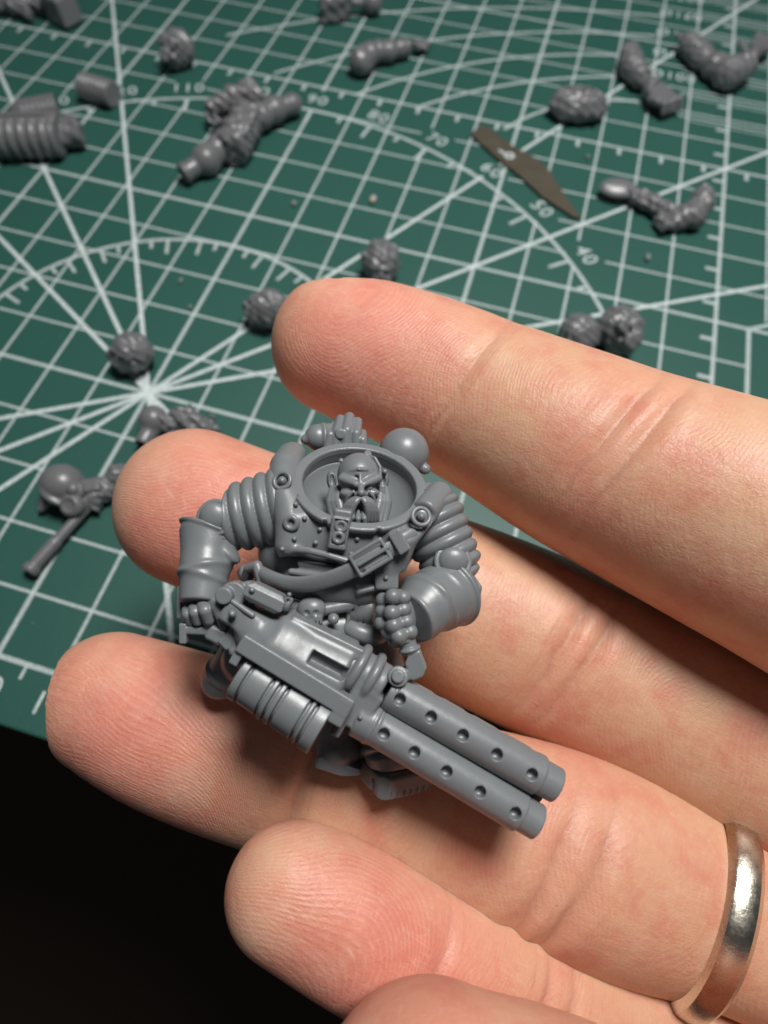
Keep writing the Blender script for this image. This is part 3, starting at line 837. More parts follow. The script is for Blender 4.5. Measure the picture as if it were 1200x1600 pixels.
# ---- legs and boots
part('leg', q(540, 980, -75), q(690, 1190, 60), 2.4, lambda P: SU(15, cap(P, q(575, 1000, 0), q(604, 1090, 6), 46, 40), cap(P, q(604, 1090, 6), q(612, 1165, -12), 40, 36)))
part('leg', q(310, 980, -120), q(500, 1120, 40), 2.4, lambda P: SU(15, cap(P, q(440, 990, -5), q(385, 1030, -20), 44, 36), cap(P, q(385, 1030, -20), q(362, 1045, -55), 34, 30)))
def f_boot(P):
    M = frame((0.98, 0.13, -0.10), (0.05, -0.5, 0.85))      # along the sole, across, towards the camera-top
    c = q(618, 1190, -14)
    d = SU(10, ell(P, c + (2, -24, 2), (48, 34, 44)), cyl(P, q(606, 1160, -5), q(614, 1185, -8), 42, 6))
    d = smin(d, tor(P, q(608, 1170, -6), (0.1, 0.85, 0.45), 40, 7), 3)
    return d
boot, _ = part('boot', q(540, 1110, -85), q(700, 1215, 60), 1.8, f_boot)
def f_sole(P):
    c = q(620, 1206, -20); t = math.radians(32)
    M = np.array([[math.cos(t), 0.06, -math.sin(t)], [0, 1, -0.18], [math.sin(t), 0, math.cos(t)]])
    M[0] /= np.linalg.norm(M[0]); M[1] -= (M[1] @ M[0]) * M[0]; M[1] /= np.linalg.norm(M[1]); M[2] = np.cross(M[0], M[1])
    x, y, z = loc3(P, c, M)
    d = box(P, c, (52, 18, 42), M, 5)
    d = np.maximum(d, (np.abs(x) * 0.75 + np.abs(z) * 0.66 - 58))
    for k in range(-4, 5):
        d = smax(d, -np.maximum(np.maximum(np.abs(x - 12 * k) - 1.6, np.abs(z - 44) - 5), 4 - y), 1)
    d = smax(d, -np.maximum(np.maximum(np.abs(z - 12) - 6, np.abs(x + 54) - 8), -4 - y), 1)
    return smin(d, box(P, c + (0, -17, 0), (46, 5, 37), M, 4), 2)
part('sole', q(548, 1160, -90), q(700, 1262, 60), 1.6, f_sole, boot)
def f_boot2(P):
    d = SU(10, ell(P, q(530, 1168, -24), (38, 30, 42)), cap(P, q(520, 1120, -20), q(528, 1165, -24), 32, 34))
    d = smin(d, box(P, q(530, 1188, -20), (36, 10, 34), frame((0.94, 0.30, 0)), 5), 3)
    return d
part('toe_guard', q(470, 1090, -95), q(590, 1225, 50), 2.0, f_boot2)
def f_bootL(P):
    a, b_ = q(372, 1022, -30), q(344, 1062, -62)
    d = SU(6, cap(P, a, b_, 30, 31), tor(P, (a + b_) / 2 + (b_ - a) * 0.2, b_ - a, 31, 3.5), ell(P, b_ + (4, 6, 0), (32, 24, 30)))
    return d
part('boot', q(290, 975, -120), q(420, 1110, 20), 1.8, f_bootL)

# ---- backpack
def f_canister(P):
    a, b_ = q(497, 684, -76), q(540, 684, -95)
    d = SU(5, cap(P, a, b_, 23, 27), sph(P, q(477, 687, -70), 8), tor(P, a + (8, 0, 0), (1, 0, -.3), 22, 3))
    return d
part('pack_canister', q(455, 650, -135), q(580, 725, -30), 1.6, f_canister)
def f_claw(P):
    d = None
    for x0, y0, x1, y1, r in ((520, 668, 512, 700, 8), (530, 658, 524, 700, 9), (544, 655, 540, 700, 10), (557, 662, 556, 702, 9), (565, 680, 568, 704, 8)):
        e = chain(P, [q(x0 + 2, y0 - 3, -84), q((x0 + x1) / 2, (y0 + y1) / 2 - 4, -58), q(x1, y1, -60)], [r * .9, r, r])
        d = e if d is None else smin(d, e, 2.5)
    return SU(2, d, cyl(P, q(532, 678, -66), q(532, 678, -47), 8.5, 2))
part('pack_grille', q(495, 640, -110), q(585, 720, -35), 1.4, f_claw)
part('pack_sphere', q(580, 660, -125), q(690, 760, -20), 1.6, lambda P: SU(3, sph(P, q(631, 708, -62), 42), sph(P, q(664, 733, -50), 9.5), tor(P, q(618, 722, -72), (0.3, -0.3, 0.9), 36, 5)))
part('backpack', q(450, 690, -190), q(680, 860, -60), 3.0, lambda P: box(P, q(565, 770, -118), (88, 62, 32), None, 16))

# ---- head, bald with a long moustache
def f_head(P):
    d = SU(14, ell(P, q(561, 744, 38), (33, 35, 38)), ell(P, q(559, 780, 46), (27, 28, 31)))
    d = SU(8, d, ell(P, q(541, 771, 66), (9, 5, 8)), ell(P, q(583, 770, 64), (9, 5, 8)))                               # cheeks
    d = SU(5, d, cap(P, q(535, 748, 67), q(556, 757, 80), 7, 5.5), cap(P, q(590, 747, 65), q(569, 757, 80), 7, 5.5))       # frowning brows
    for x, sg in ((547, 1), (577, -1)):
        d = smax(d, -ell(P, q(x, 761.5, 80), (8.5, 3.2, 6.5), frame((1, 0.26 * sg, 0))), 2.5)
        d = smin(d, ell(P, q(x + sg, 763, 70.5), (6, 3.0, 3.2), frame((1, 0.2 * sg, 0))), 1.5)
    d = SU(4, d, chain(P, [q(563, 755, 79), q(564, 763, 87), q(564.5, 770, 92)], [4, 4.4, 5.4]), sph(P, q(557.5, 772, 84), 4), sph(P, q(571, 772, 84), 4))
    d = SU(3, d, chain(P, [q(552, 768, 80), q(545, 774, 78), q(541, 783, 74)], [2.4, 3, 2.4]), chain(P, [q(576, 768, 79), q(582, 774, 76), q(586, 783, 71)], [2.4, 3, 2.4]))
    d = SU(2.5, d, chain(P, [q(549, 735, 73), q(561, 733, 77), q(574, 734, 73)], [1.6, 2.4, 1.6]), cap(P, q(557, 741, 78), q(563, 739, 79), 1.8), cap(P, q(563, 744, 79), q(563, 752, 82), 2.6))
    d = smax(d, -ell(P, q(560, 793, 82), (11, 8, 13)), 2)
    d = smin(d, cap(P, q(556, 812, 38), q(552, 850, 0), 28, 40), 8)                                    # neck
    return d
head, LH = part('head', q(505, 695, -20), q(615, 835, 110), 1.1, f_head)
def strands(P, pts, rad, n=4, spread=4.0, side=(1, -0.25, -0.3)):
    d = None; pts = smooth_line(pts, 1); rad = np.interp(np.linspace(0, 1, len(pts)), np.linspace(0, 1, len(rad)), rad)
    for k in range(n):
        o = np.array(side) * (k - (n - 1) / 2) * spread
        e = chain(P, [p + o * (0.45 + 0.55 * i / (len(pts) - 1)) for i, p in enumerate(pts)], rad)
        d = e if d is None else smin(d, e, 1.0)
    return d
def f_tache(P):
    l = strands(P, [q(559, 778, 88), q(551, 784, 90), q(544, 795, 87), q(539, 812, 80)], [3.2, 4.8, 4.6, 2.6], 4, 4.8, (-1, 0.05, -0.6))
    r = strands(P, [q(569, 778, 88), q(576, 784, 88), q(581, 796, 84), q(583, 814, 76)], [3.2, 4.8, 4.6, 2.6], 4, 4.8, (1, 0.05, -0.6))
    return U(l, r)
part('moustache', q(505, 765, 55), q(612, 830, 112), 0.9, f_tache, head)
def f_beard(P):
    d = SU(2, strands(P, [q(524, 764, 46), q(523, 784, 54), q(530, 812, 62)], [6, 9, 6], 3, 8, (1, 0, 0.5)), strands(P, [q(598, 764, 42), q(599, 784, 50), q(592, 815, 60)], [6, 9, 6], 3, 7, (-1, 0, 0.5)))
    for x0, y0, x1, y1 in ((553, 800, 546, 818), (560, 799, 559, 822), (567, 800, 571, 820)):
        d = smin(d, chain(P, [q(x0, y0, 80), q((x0 + x1) / 2, (y0 + y1) / 2, 89), q(x1, y1, 86)], [2.6, 4.2, 2.6]), 0.8)
    return d
part('beard', q(505, 752, 25), q(615, 832, 112), 1.0, f_beard, head)
for ex, sg in ((518, -1), (600, 1)):
    c = q(ex, 751, 34)
    part('ear', c - 24, c + 24, 1.0, lambda P: smax(ell(P, c, (7, 15, 10), frame((1, 0.1 * sg, 0.5 * sg))), -ell(P, c + (-1.5 * sg, 0, 9), (4, 10, 7)), 1.5), head)
def f_cable(P):
    d = chain(P, [q(575, 712, 44), q(586, 716, 50), q(594, 730, 52), q(594, 745, 54), q(591, 756, 58)], [2.6] * 5)
    return U(d, cyl(P, q(574, 713, 38), q(575, 707, 44), 6, 2), sph(P, q(601, 737, 44), 4), box(P, q(597, 770, 46), (5, 12, 8), None, 3), sph(P, q(592, 786, 56), 5), sph(P, q(598, 792, 52), 4.5), sph(P, q(533, 720, 44), 4))
part('headset', q(520, 695, 20), q(615, 805, 85), 1.0, f_cable, head)

# ---- arm at the left: ribbed sleeve, elbow dome, gauntlet, fist
def sleeve(P, a, b_, ra, rb, n, amp, phase=0.0):
    ab = b_ - a; L2 = ab @ ab
    t = ((P[0] - a[0]) * ab[0] + (P[1] - a[1]) * ab[1] + (P[2] - a[2]) * ab[2]) / L2
    d = cap(P, a, b_, ra, rb)
    return (d - amp * (np.sqrt(np.abs(np.sin(math.pi * (n * t + phase)))**1.3 + 0.05) - 0.5)) * 0.85
sa, sb = q(444, 792, 10), q(352, 812, 14)
arm1, _ = part('sleeve', *bb([sa, sb], 66), 1.8, lambda P: smax(smax(sleeve(P, sa, sb, 60, 46, 4.6, 8.0, 0.2), -(P[0] - sb[0] - 4) + 0 * P[1] + 0 * P[2], 6), -sph(P, CC, 101), 3))
ed = q(334, 807, 56)
part('elbow_dome', ed - 42, ed + 42, 1.2, lambda P: SU(2, ell(P, ed, (21, 21, 11)), tor(P, ed + (1, 2, -4), (-0.1, -0.2, 1), 25, 4), ell(P, ed + (0, 4, -20), (31, 27, 26))), arm1)
g0, g1, g2 = q(329, 836, 22), q(321, 885, 44), q(315, 940, 60)
def f_gaunt(P):
    d = SU(10, cap(P, g0, g1, 46, 35), cap(P, g1, g2, 35, 32))
    ax = (g2 - g0) / np.linalg.norm(g2 - g0)
    t = (P[0] - g0[0]) * ax[0] + (P[1] - g0[1]) * ax[1] + (P[2] - g0[2]) * ax[2]
    tilt = t - 0.30 * (P[0] - g0[0])
    d = smax(d, -(tilt + 6), 3); d = smax(d, t - 106, 3)
    q_ = np.sqrt(np.maximum((P[0] - g0[0])**2 + (P[1] - g0[1])**2 + (P[2] - g0[2])**2 - t * t, 0))
    d = smin(d, np.sqrt((q_ - 45)**2 + (tilt + 4)**2) - 3.6, 3)                              # rolled rim
    d = smax(d, -np.maximum(q_ - 41, tilt - 10), 2)                                          # hollow cuff
    d = d - 2.6 * np.exp(-((t - 58 + 0.25 * (P[0] - g0[0])) / 5)**2) - 2.2 * np.exp(-((t - 70 - 0.2 * (P[0] - g0[0])) / 5)**2)
    d = smin(d, ell(P, q(360, 864, 40), (20, 9, 20), frame((0.62, 0.78, 0))), 7)            # flap
    return d
gl, _ = part('gauntlet', *bb([g0, g1, g2], 64), 1.5, f_gaunt)
def f_fist1(P):
    d = None
    for pts, r in (([(333, 938, 70), (341, 948, 84), (347, 962, 84), (351, 978, 74)], 10), ([(316, 944, 74), (321, 954, 86), (326, 968, 80), (327, 980, 66)], 9),
                   ([(302, 950, 72), (305, 957, 80), (309, 970, 74)], 8), ([(291, 953, 64), (293, 960, 72), (297, 971, 66)], 7.5)):
        e = chain(P, [q(*p) for p in pts], [r * .9, r * 1.12, r, r * .8])
        d = e if d is None else smin(d, e, 1.5)
    return smin(d, ell(P, q(318, 958, 48), (30, 24, 24)), 3)
part('fist', q(275, 920, 15), q(365, 995, 105), 1.1, f_fist1, gl)

# ---- arm at the right
sa2, sb2 = q(672, 812, -2), q(702, 872, 4)
arm2, _ = part('sleeve', *bb([sa2, sb2], 66), 1.8, lambda P: smax(sleeve(P, sa2, sb2, 53, 45, 3.4, 8.0, 0.3), -sph(P, CC, 103), 3))
ed2 = q(708, 876, 50)
part('elbow_dome', ed2 - 42, ed2 + 42, 1.2, lambda P: SU(2, ell(P, ed2, (22, 20, 11)), tor(P, ed2 + (0, 2, -4), (0.15, -0.2, 1), 25, 4), ell(P, ed2 + (-2, 2, -20), (30, 26, 26))), arm2)
h0, h1, h2 = q(700, 926, 22), q(668, 943, 58), q(640, 968, 84)
def f_gaunt2(P):
    d = SU(10, cap(P, h0, h1, 54, 44), cap(P, h1, h2, 42, 33))
    ax = (h2 - h0) / np.linalg.norm(h2 - h0)
    t = (P[0] - h0[0]) * ax[0] + (P[1] - h0[1]) * ax[1] + (P[2] - h0[2]) * ax[2]
    q_ = np.sqrt(np.maximum((P[0] - h0[0])**2 + (P[1] - h0[1])**2 + (P[2] - h0[2])**2 - t * t, 0))
    d = smax(d, -(t + 22), 16); d = smax(d, t - 88, 3)
    d = smin(d, np.sqrt((q_ - 54)**2 + (t + 2)**2) - 3.6, 3)
    d = smin(d, np.sqrt(np.maximum(q_ - 36, 0)**2 + np.maximum(np.abs(t - 76) - 10, 0)**2) - 3, 3)     # cloth cuff at the wrist
    d = d - 2.6 * np.exp(-((t - 50 + 0.25 * (P[1] - h0[1])) / 5)**2) - 2.4 * np.exp(-((t - 60 - 0.3 * (P[1] - h0[1]) + 0.1 * P[0] - 65) / 4)**2) - 1.8 * np.exp(-((t - 36 + 0.35 * (P[2] - h0[2])) / 5)**2)
    return d
gr, _ = part('gauntlet', *bb([h0, h1, h2], 76), 1.6, f_gaunt2)
fn_ = [q(735, 896, 22), q(748, 918, 24), q(744, 944, 20), q(731, 932, 30)]
part('elbow_fin', *bb(fn_, 14), 1.0, lambda P: SU(3, chain(P, [fn_[0], fn_[1], fn_[2], fn_[3], fn_[0]], [3.5, 5, 5, 4, 3.5])), gr)
def f_fist2(P):
    d = ell(P, q(622, 966, 84), (26, 42, 22))
    rows = (((598, 937), (614, 932), (630, 934)), ((597, 954), (612, 957), (631, 952)), ((596, 973), (615, 977), (635, 971)), ((606, 987), (623, 994), (641, 987)), ((612, 1003), (626, 1001), (636, 1000)))
    for i, rw in enumerate(rows):
        pts = [q(x, y, hh) for (x, y), hh in zip(rw, (94, 108, 100))]
        r = 10.5 if i < 4 else 6
        e = SU(3, sph(P, pts[0], r * .95), sph(P, pts[1], r * 1.08), sph(P, pts[2], r), cap(P, pts[0], pts[1], r * .72), cap(P, pts[1], pts[2], r * .72))
        d = smin(d, e, 1.5)
    return d
part('fist', q(575, 910, 40), q(660, 1020, 130), 1.1, f_fist2, gr)
# ---- the gun, built along its own axes: a along the barrels, b across (down the picture), c towards the viewer
GH = 84.0
GA = np.array([0.874, 0.486, 0.035]); GA /= np.linalg.norm(GA)
GC = np.array([0.0, 0.0, 1.0]); GC -= (GC @ GA) * GA; GC /= np.linalg.norm(GC)
GB = np.cross(GC, GA)
GF = (q(600, 1100, GH), np.array([GA, GB, GC]), K(GH))
gun = empty('gun', (0, 0, 0)); gun.parent = fig
gun.location = Vector((fig_world([GF[0]])[0] - np.array(fig.location)).tolist())
def gp(name, lo, hi, res, fn, mat=None): return part(name, lo, hi, res, fn, gun, GF, mat)
def barrel(b0, b1, holes, c0):
    A = np.array([-6, b0, c0]); B = np.array([262, b1, c0]); E_ = np.array([293, b1 + (b1 - b0) * .1, c0])
    def f(P):
        d = U(cyl(P, A, B, 31.0, 2.0), cyl(P, B - (6, 0, 0), E_, 27, 1.5))
        d = smin(d, tor(P, A + (10, 0, 0), (1, 0, 0), 30, 2.5), 2)
        d = smax(d, -cyl(P, E_ - (26, 0, 0), E_ + (8, 0, 0), 17), 1)
        for a in holes:
            bc = b0 + (b1 - b0) * a / 262
            d = smax(d, -SU(3, cyl(P, (a, bc - 3, c0 + 17), (a, bc - 3, c0 + 42), 8.8, 1), ell(P, (a, bc - 3, c0 + 18), (8, 8, 4))), 1.6)
            for s in (1, -1): d = smax(d, -sph(P, (a, bc + s * 31, c0 - 6), 9), 1.5)
        return d
    gp('barrel', (-16, min(b0, b1) - 36, c0 - 36), (302, max(b0, b1) + 36, c0 + 36), 1.5, f)
barrel(-22.5, -22.5, [14, 68, 123, 181, 241], 0)
barrel(33.5, 39.5, [18, 71, 127, 185, 246], 4)
barrel(8, 8, [40, 95, 150, 210], -46)
def f_recv(P):
    a, b_, c = P
    # rounded upper housing
    d = cyl(P, (-196, 4, -8), (-74, -4, -8), 60, 6)
    d = smin(d, box(P, (-140, 4, 30), (66, 14, 22), None, 8), 18)
    d = smin(d, box(P, (-150, 18, -8), (82, 36, 44), None, 8), 14)
    d = smin(d, cap(P, (-232, -2, 2), (-182, -4, 0), 34, 46), 22)
    # rear shoulder and bracket
    d = smin(d, box(P, (-256, -12, 12), (34, 20, 20), frame((1, 0.05, 0)), 8), 10)
    d = smin(d, cyl(P, (-272, -12, 0), (-272, -12, 32), 15, 2), 3)
    # long ejection slot
    d = smax(d, -box(P, (-106, -21, 58), (30, 9.5, 30), frame((1, -0.03, 0)), 1.5), 1.5)
    # flat top strip
    d = smin(d, box(P, (-128, -50, 16), (62, 10, 12), frame((1, -0.06, 0)), 4), 6)
    return d
gp('receiver', (-300, -80, -72), (-66, 62, 66), 1.8, f_recv)
def f_plate(P):
    d = box(P, (-141, 13, 50), (96, 14.5, 12), frame((1, 0.03, 0)), 3.0)
    d = smin(d, box(P, (-57, 26, 49), (12, 21, 13), None, 4), 2)
    d = smin(d, box(P, (-231, 26, 46), (7, 20, 10), None, 2), 2)
    return d
gp('side_plate', (-242, -4, 30), (-40, 52, 72), 1.3, f_plate)
def f_neck(P):
    d = SU(6, cyl(P, (-84, -27, -2), (-14, -24, 0), 34, 6), box(P, (-34, 16, 2), (24, 34, 30), frame((1, 0.12, 0)), 6), cyl(P, (-30, 8, -40), (-4, 8, -40), 38, 6))
    for a, r in ((-64, 35), (-38, 34)):
        d = smin(d, tor(P, (a, -27, -1), (1, 0.03, 0), r, 7.5), 3)
    d = smin(d, cyl(P, (-30, 34, 4), (4, 33, 4), 33, 4), 3)
    d = smin(d, tor(P, (-2, 33, 4), (1, 0, 0), 31, 3), 2)
    d = smin(d, box(P, (-46, 50, 10), (8, 22, 22), None, 4), 3)
    return d
gp('barrel_shroud', (-96, -76, -88), (14, 84, 50), 1.6, f_neck)
def f_drum(P):
    A = np.array([-211, 61, 12]); B = np.array([-66, 67, 26]); u = (B - A) / np.linalg.norm(B - A)
    d = cyl(P, A, B, 38, 2)
    def disc(t0, t1, r): return cyl(P, A + u * t0, A + u * t1, r, 1.6)
    d = U(d, disc(-4, 9, 45.5), disc(13.5, 46, 43.5), disc(50.5, 58.5, 45.5), disc(63, 71, 45.5), disc(75.5, 110, 44.5), disc(114.5, 121, 45.5), disc(126, 146, 47))
    d = smax(d, -cyl(P, B - u * 1, B + u * 9, 34), 1)
    return d
gp('ammunition_drum', (-232, 6, -72), (-40, 124, 80), 1.4, f_drum)
gp('drum_mount', (-226, 40, -40), (-60, 70, 30), 2.4, lambda P: box(P, (-140, 44, -6), (74, 14, 26), None, 5))
# pivot, rod and boxy sight behind the receiver
def f_pivot(P): return U(cyl(P, (-296, -32, 10), (-296, -32, 38), 13.5, 3), cyl(P, (-287, -36, -8), (-287, -36, 22), 21, 3), cyl(P, (-270, -46, -14), (-270, -46, 10), 20, 4), cap(P, (-280, -30, 30), (-243, -28, 34), 4.5))
gp('pivot', (-322, -74, -24), (-236, -4, 48), 1.2, f_pivot)
def f_sight(P):
    M = frame((1, -0.06, 0))
    d = box(P, (-240, -60, 26), (33, 15, 16), M, 1.5)
    for s, a in ((1, -1), (1, 1), (-1, 1), (-1, -1)):
        x, y, z = loc3(P, (-240, -60, 26), M)
        d = np.maximum(d, (s * y * 0.75 + a * x * 0.66 - 27))
    x, y, z = loc3(P, (-240, -60, 26), M)
    d = np.maximum(d, (z * 0.8 + np.abs(y) * 0.6 - 17.5))
    d = U(d, cyl(P, (-212, -66, 22), (-200, -67, 22), 11, 3), tor(P, (-205, -66, 22), (1, 0, 0), 10, 2.5))
    return d
sight, LS = gp('sight_box', (-284, -92, 0), (-190, -36, 50), 1.2, f_sight)
rivet(394, 922, surf_h(LS, 394, 922) + 1, 5.0, sight)
rivet(363, 959, GH + 31, 6.8, gun, 'bolt_head')
rivet(452, 929, GH + 30, 4.0, gun); rivet(563, 1121, GH + 34, 4.0, gun)
# handle for the left fist, below and behind
hb = [q(289, 976, 60), q(289, 1000, 60), q(296, 984, 64), q(340, 986, 70), q(366, 1006, 74)]
def f_rear(P):
    d = U(box(P, (hb[0] + hb[1]) / 2, (5.5, 15, 12), None, 2), ribbon(P, [hb[2], hb[3]], 6, 8), ribbon(P, [q(333, 988, 70), q(372, 1008, 74)], 12, 10))
    d = U(d, box(P, q(283, 940, 40), (4, 24, 10), None, 2), box(P, q(362, 995, 72), (9, 16, 12), frame((0.7, 0.7, 0)), 2))
    d = U(d, ribbon(P, [q(376, 988, 78), q(367, 1015, 76), q(375, 1028, 70)], 6, 9))
    return d
part('rear_grip', q(268, 905, 20), q(400, 1045, 110), 1.3, f_rear, gun)
# carrying handle gripped by the right fist
def f_front(P):
    d = cyl(P, q(632, 985, 92), q(642, 1022, 92), 12, 3)
    d = smin(d, tor(P, q(640, 1014, 92), (0.25, 0.95, 0), 13, 3), 2)
    d = U(d, np.maximum(box(P, q(649, 1037, 90), (14, 19, 13), frame((0.93, -0.36, 0)), 4), np.abs((P[0] - q(649, 1037, 90)[0]) * 0.92 + (P[1] - q(649, 1037, 90)[1]) * 0.38) + 0 * P[2] - 15), cyl(P, q(622, 1057, 76), q(622, 1057, 112), 14.5, 3), cyl(P, q(622, 1057, 100), q(622, 1057, 118), 9, 2), ribbon(P, [q(625, 1057, 92), q(650, 1045, 90)], 9, 12))
    return d
part('carrying_handle', q(598, 970, 60), q(675, 1085, 130), 1.2, f_front, gun)
# ------------------------------------------------------------------ loose plastic parts lying on the mat
M_bit = plastic('grey_plastic_loose', (0.150, 0.152, 0.160), 0.34)
GRP = 'loose unassembled figure parts on the cutting mat'
def wob3(P, a, s=11.0, ph=0.0):
    a = a * 1.7
    return a * (np.sin(P[0] * s + ph) * np.sin(P[1] * s * 1.13 + 1.3 + ph) + 0.6 * np.sin(P[2] * s * 1.7 + P[0] * s * 0.9) * np.sin(P[1] * s * 1.9 + ph) + 0.5 * np.abs(np.sin(P[0] * s * 2.3 + P[1] * s * 1.2 + ph) * np.sin(P[1] * s * 2.6 - P[2] * s + ph)))
def bit_part(name, pts, pad, fn, parent=None, res=0.021):
    pts = np.array(pts); lo = pts.min(0) - pad; hi = pts.max(0) + pad; lo[2] = max(lo[2], -0.08)
    P = grid(lo, hi, res)
    d = np.maximum(fn(P), 0.004 - P[2])            # rests flat on the mat
    V, Qd = surface_nets(np.ascontiguousarray(d, dtype=np.float32), lo, res)
    return link_mesh(name, V, Qd, M_bit, parent)
def bit(name, label, cat, parts):
    """parts: list of (part name, points in the photo (x, y, height), pad, field(P, world points))"""
    W = [[onmat(*p) for p in pp[1]] for pp in parts]
    if len(parts) == 1:
        n, _, pad, fn = parts[0]; o = bit_part(name, W[0], pad, lambda P: fn(P, W[0]))
    else:
        c = np.mean([w for ws in W for w in ws], 0); c[2] = 0.0
        o = empty(name, c)
        for (n, _, pad, fn), w in zip(parts, W): bit_part(n, w, pad, lambda P: fn(P, w), o)
    return tag(o, label, cat, GRP)
def ribbed(P, a, b_, r, n, amp, rnd=0.03):
    ab = b_ - a; t = ((P[0] - a[0]) * ab[0] + (P[1] - a[1]) * ab[1] + (P[2] - a[2]) * ab[2]) / (ab @ ab)
    return (cyl(P, a, b_, r, rnd) - amp * (np.sqrt(np.abs(np.sin(math.pi * n * t)) + 0.01) - 0.5)) * 0.85

def glove(P, c, along, up, s):
    """half-closed gloved hand: palm, four bent fingers and a thumb"""
    M = frame(along, up); a, b_, u = M
    d = box(P, c, (.24 * s, .25 * s, .13 * s), M, .09 * s)
    for k in range(4):
        o = c + b_ * (-.21 + .14 * k) * s + a * .22 * s
        p1 = o + a * (.17 + .02 * (k % 2)) * s + u * .07 * s; p2 = p1 + a * .08 * s - u * .15 * s
        d = smin(d, U(cap(P, o, p1, .078 * s), cap(P, p1, p2, .074 * s, .06 * s)), .02 * s)
    t = c - b_ * .26 * s
    return smin(d, chain(P, [c - b_ * .15 * s, t + a * .05 * s, t + a * .22 * s + u * .06 * s], [.10 * s, .09 * s, .07 * s]), .03 * s)
def padded(P, w, rad, n):
    """sleeve with soft rolls of cloth and a cuff"""
    L = np.r_[0, np.cumsum([np.linalg.norm(w[i + 1] - w[i]) for i in range(len(w) - 1)])]; d = None
    for i in range(len(w) - 1):
        ab = w[i + 1] - w[i]; t = np.clip(((P[0] - w[i][0]) * ab[0] + (P[1] - w[i][1]) * ab[1] + (P[2] - w[i][2]) * ab[2]) / (ab @ ab), 0, 1)
        e = cap(P, w[i], w[i + 1], rad[i], rad[i + 1]) - .06 * (np.abs(np.sin(math.pi * n * (L[i] + t * (L[i + 1] - L[i])) / L[-1])) - .4)
        d = e if d is None else smin(d, e, .06)
    return smin(d, tor(P, w[-1], w[-1] - w[-2], rad[-1] * .95, .045), .03)
def head_field(P, c, r, yaw, tilt, kind):
    f = np.array([math.cos(yaw) * math.cos(tilt), math.sin(yaw) * math.cos(tilt), math.sin(tilt)])       # the way it faces
    M = frame(f, (0.0, 0.25, 1.0) if abs(f[2]) < 0.8 else (0, 1, 0.2)); s, u = M[1], M[2]
    g = lambda a, b_, e: c + r * (f * a + s * b_ + u * e)
    d = SU(r * .35, sph(P, c, r * .92), ell(P, g(.22, 0, -.45), (r * .66, r * .58, r * .62), M))
    d = SU(r * .16, d, cap(P, g(.72, -.42, .16), g(.9, 0, .10), r * .15), cap(P, g(.72, .42, .16), g(.9, 0, .10), r * .15),
           cap(P, g(.88, 0, .05), g(1.05, 0, -.22), r * .10, r * .16), cap(P, g(.78, -.35, -.55), g(.9, .0, -.48), r * .16), cap(P, g(.78, .35, -.55), g(.9, 0, -.48), r * .16))
    for k in (-1, 1):
        d = smax(d, -sph(P, g(.98, .32 * k, -.04), r * .17), r * .08)
        d = smin(d, ell(P, g(-.05, .92 * k, -.08), (r * .2, r * .1, r * .26), M), r * .08)
    if kind == 'cap':                                    # smooth domed cap with a rim
        d = smin(d, smax(sph(P, c, r * 1.03), -((P[0] - c[0]) * u[0] + (P[1] - c[1]) * u[1] + (P[2] - c[2]) * u[2] - r * .22), r * .08), r * .04)
    if kind == 'hair':                                   # ribbed swept hair
        th = (P[0] - c[0]) * s[0] + (P[1] - c[1]) * s[1] + (P[2] - c[2]) * s[2]
        e = ell(P, g(-.18, 0, .18), (r * .95, r * .95, r * .95), M) - 0.05 * r * np.sin(th * 26 / r * 0.4)
        d = smin(d, e, r * .06)
    if kind == 'mask':                                   # goggles and hose mask
        for k in (-1, 1): d = U(d, cyl(P, g(.7, .34 * k, .05), g(1.08, .36 * k, .05), r * .26, r * .05))
        d = U(d, cyl(P, g(.6, 0, -.5), g(1.2, 0, -.55), r * .36, r * .08))
    if kind == 'pads':
        for k in (-1, 1): d = U(d, cyl(P, g(-.05, .7 * k, -.05), g(-.05, 1.1 * k, -.05), r * .4, r * .06))
    return d - wob3(P, r * .035, 7 / r)
def loose_head(x, y, r, yaw, tilt, kind, label):
    bit('loose_head', label, 'head', [('head', [(x, y, r * .95)], r * 1.5, lambda P, w: head_field(P, w[0], r, math.radians(yaw), math.radians(tilt), kind))])
loose_head(278, 74, 0.43, -100, 35, 'mask', 'small grey head near the top edge left of the middle')
loose_head(207, 552, 0.36, -150, 25, 'cap', 'smooth capped grey head lying just above the crossing of the angle lines')
loose_head(417, 484, 0.36, -170, 30, 'hair', 'grey head half covered by the tip of the topmost finger')
loose_head(595, 412, 0.38, -70, 15, 'hair', 'shiny crowned grey head just above the topmost finger')
loose_head(967, 514, 0.45, -60, 50, 'mask', 'grey masked head touching the back of the topmost finger at the right')
loose_head(903, 524, 0.38, 120, 10, 'cap', 'round grey head partly hidden behind the finger, left of the masked head')

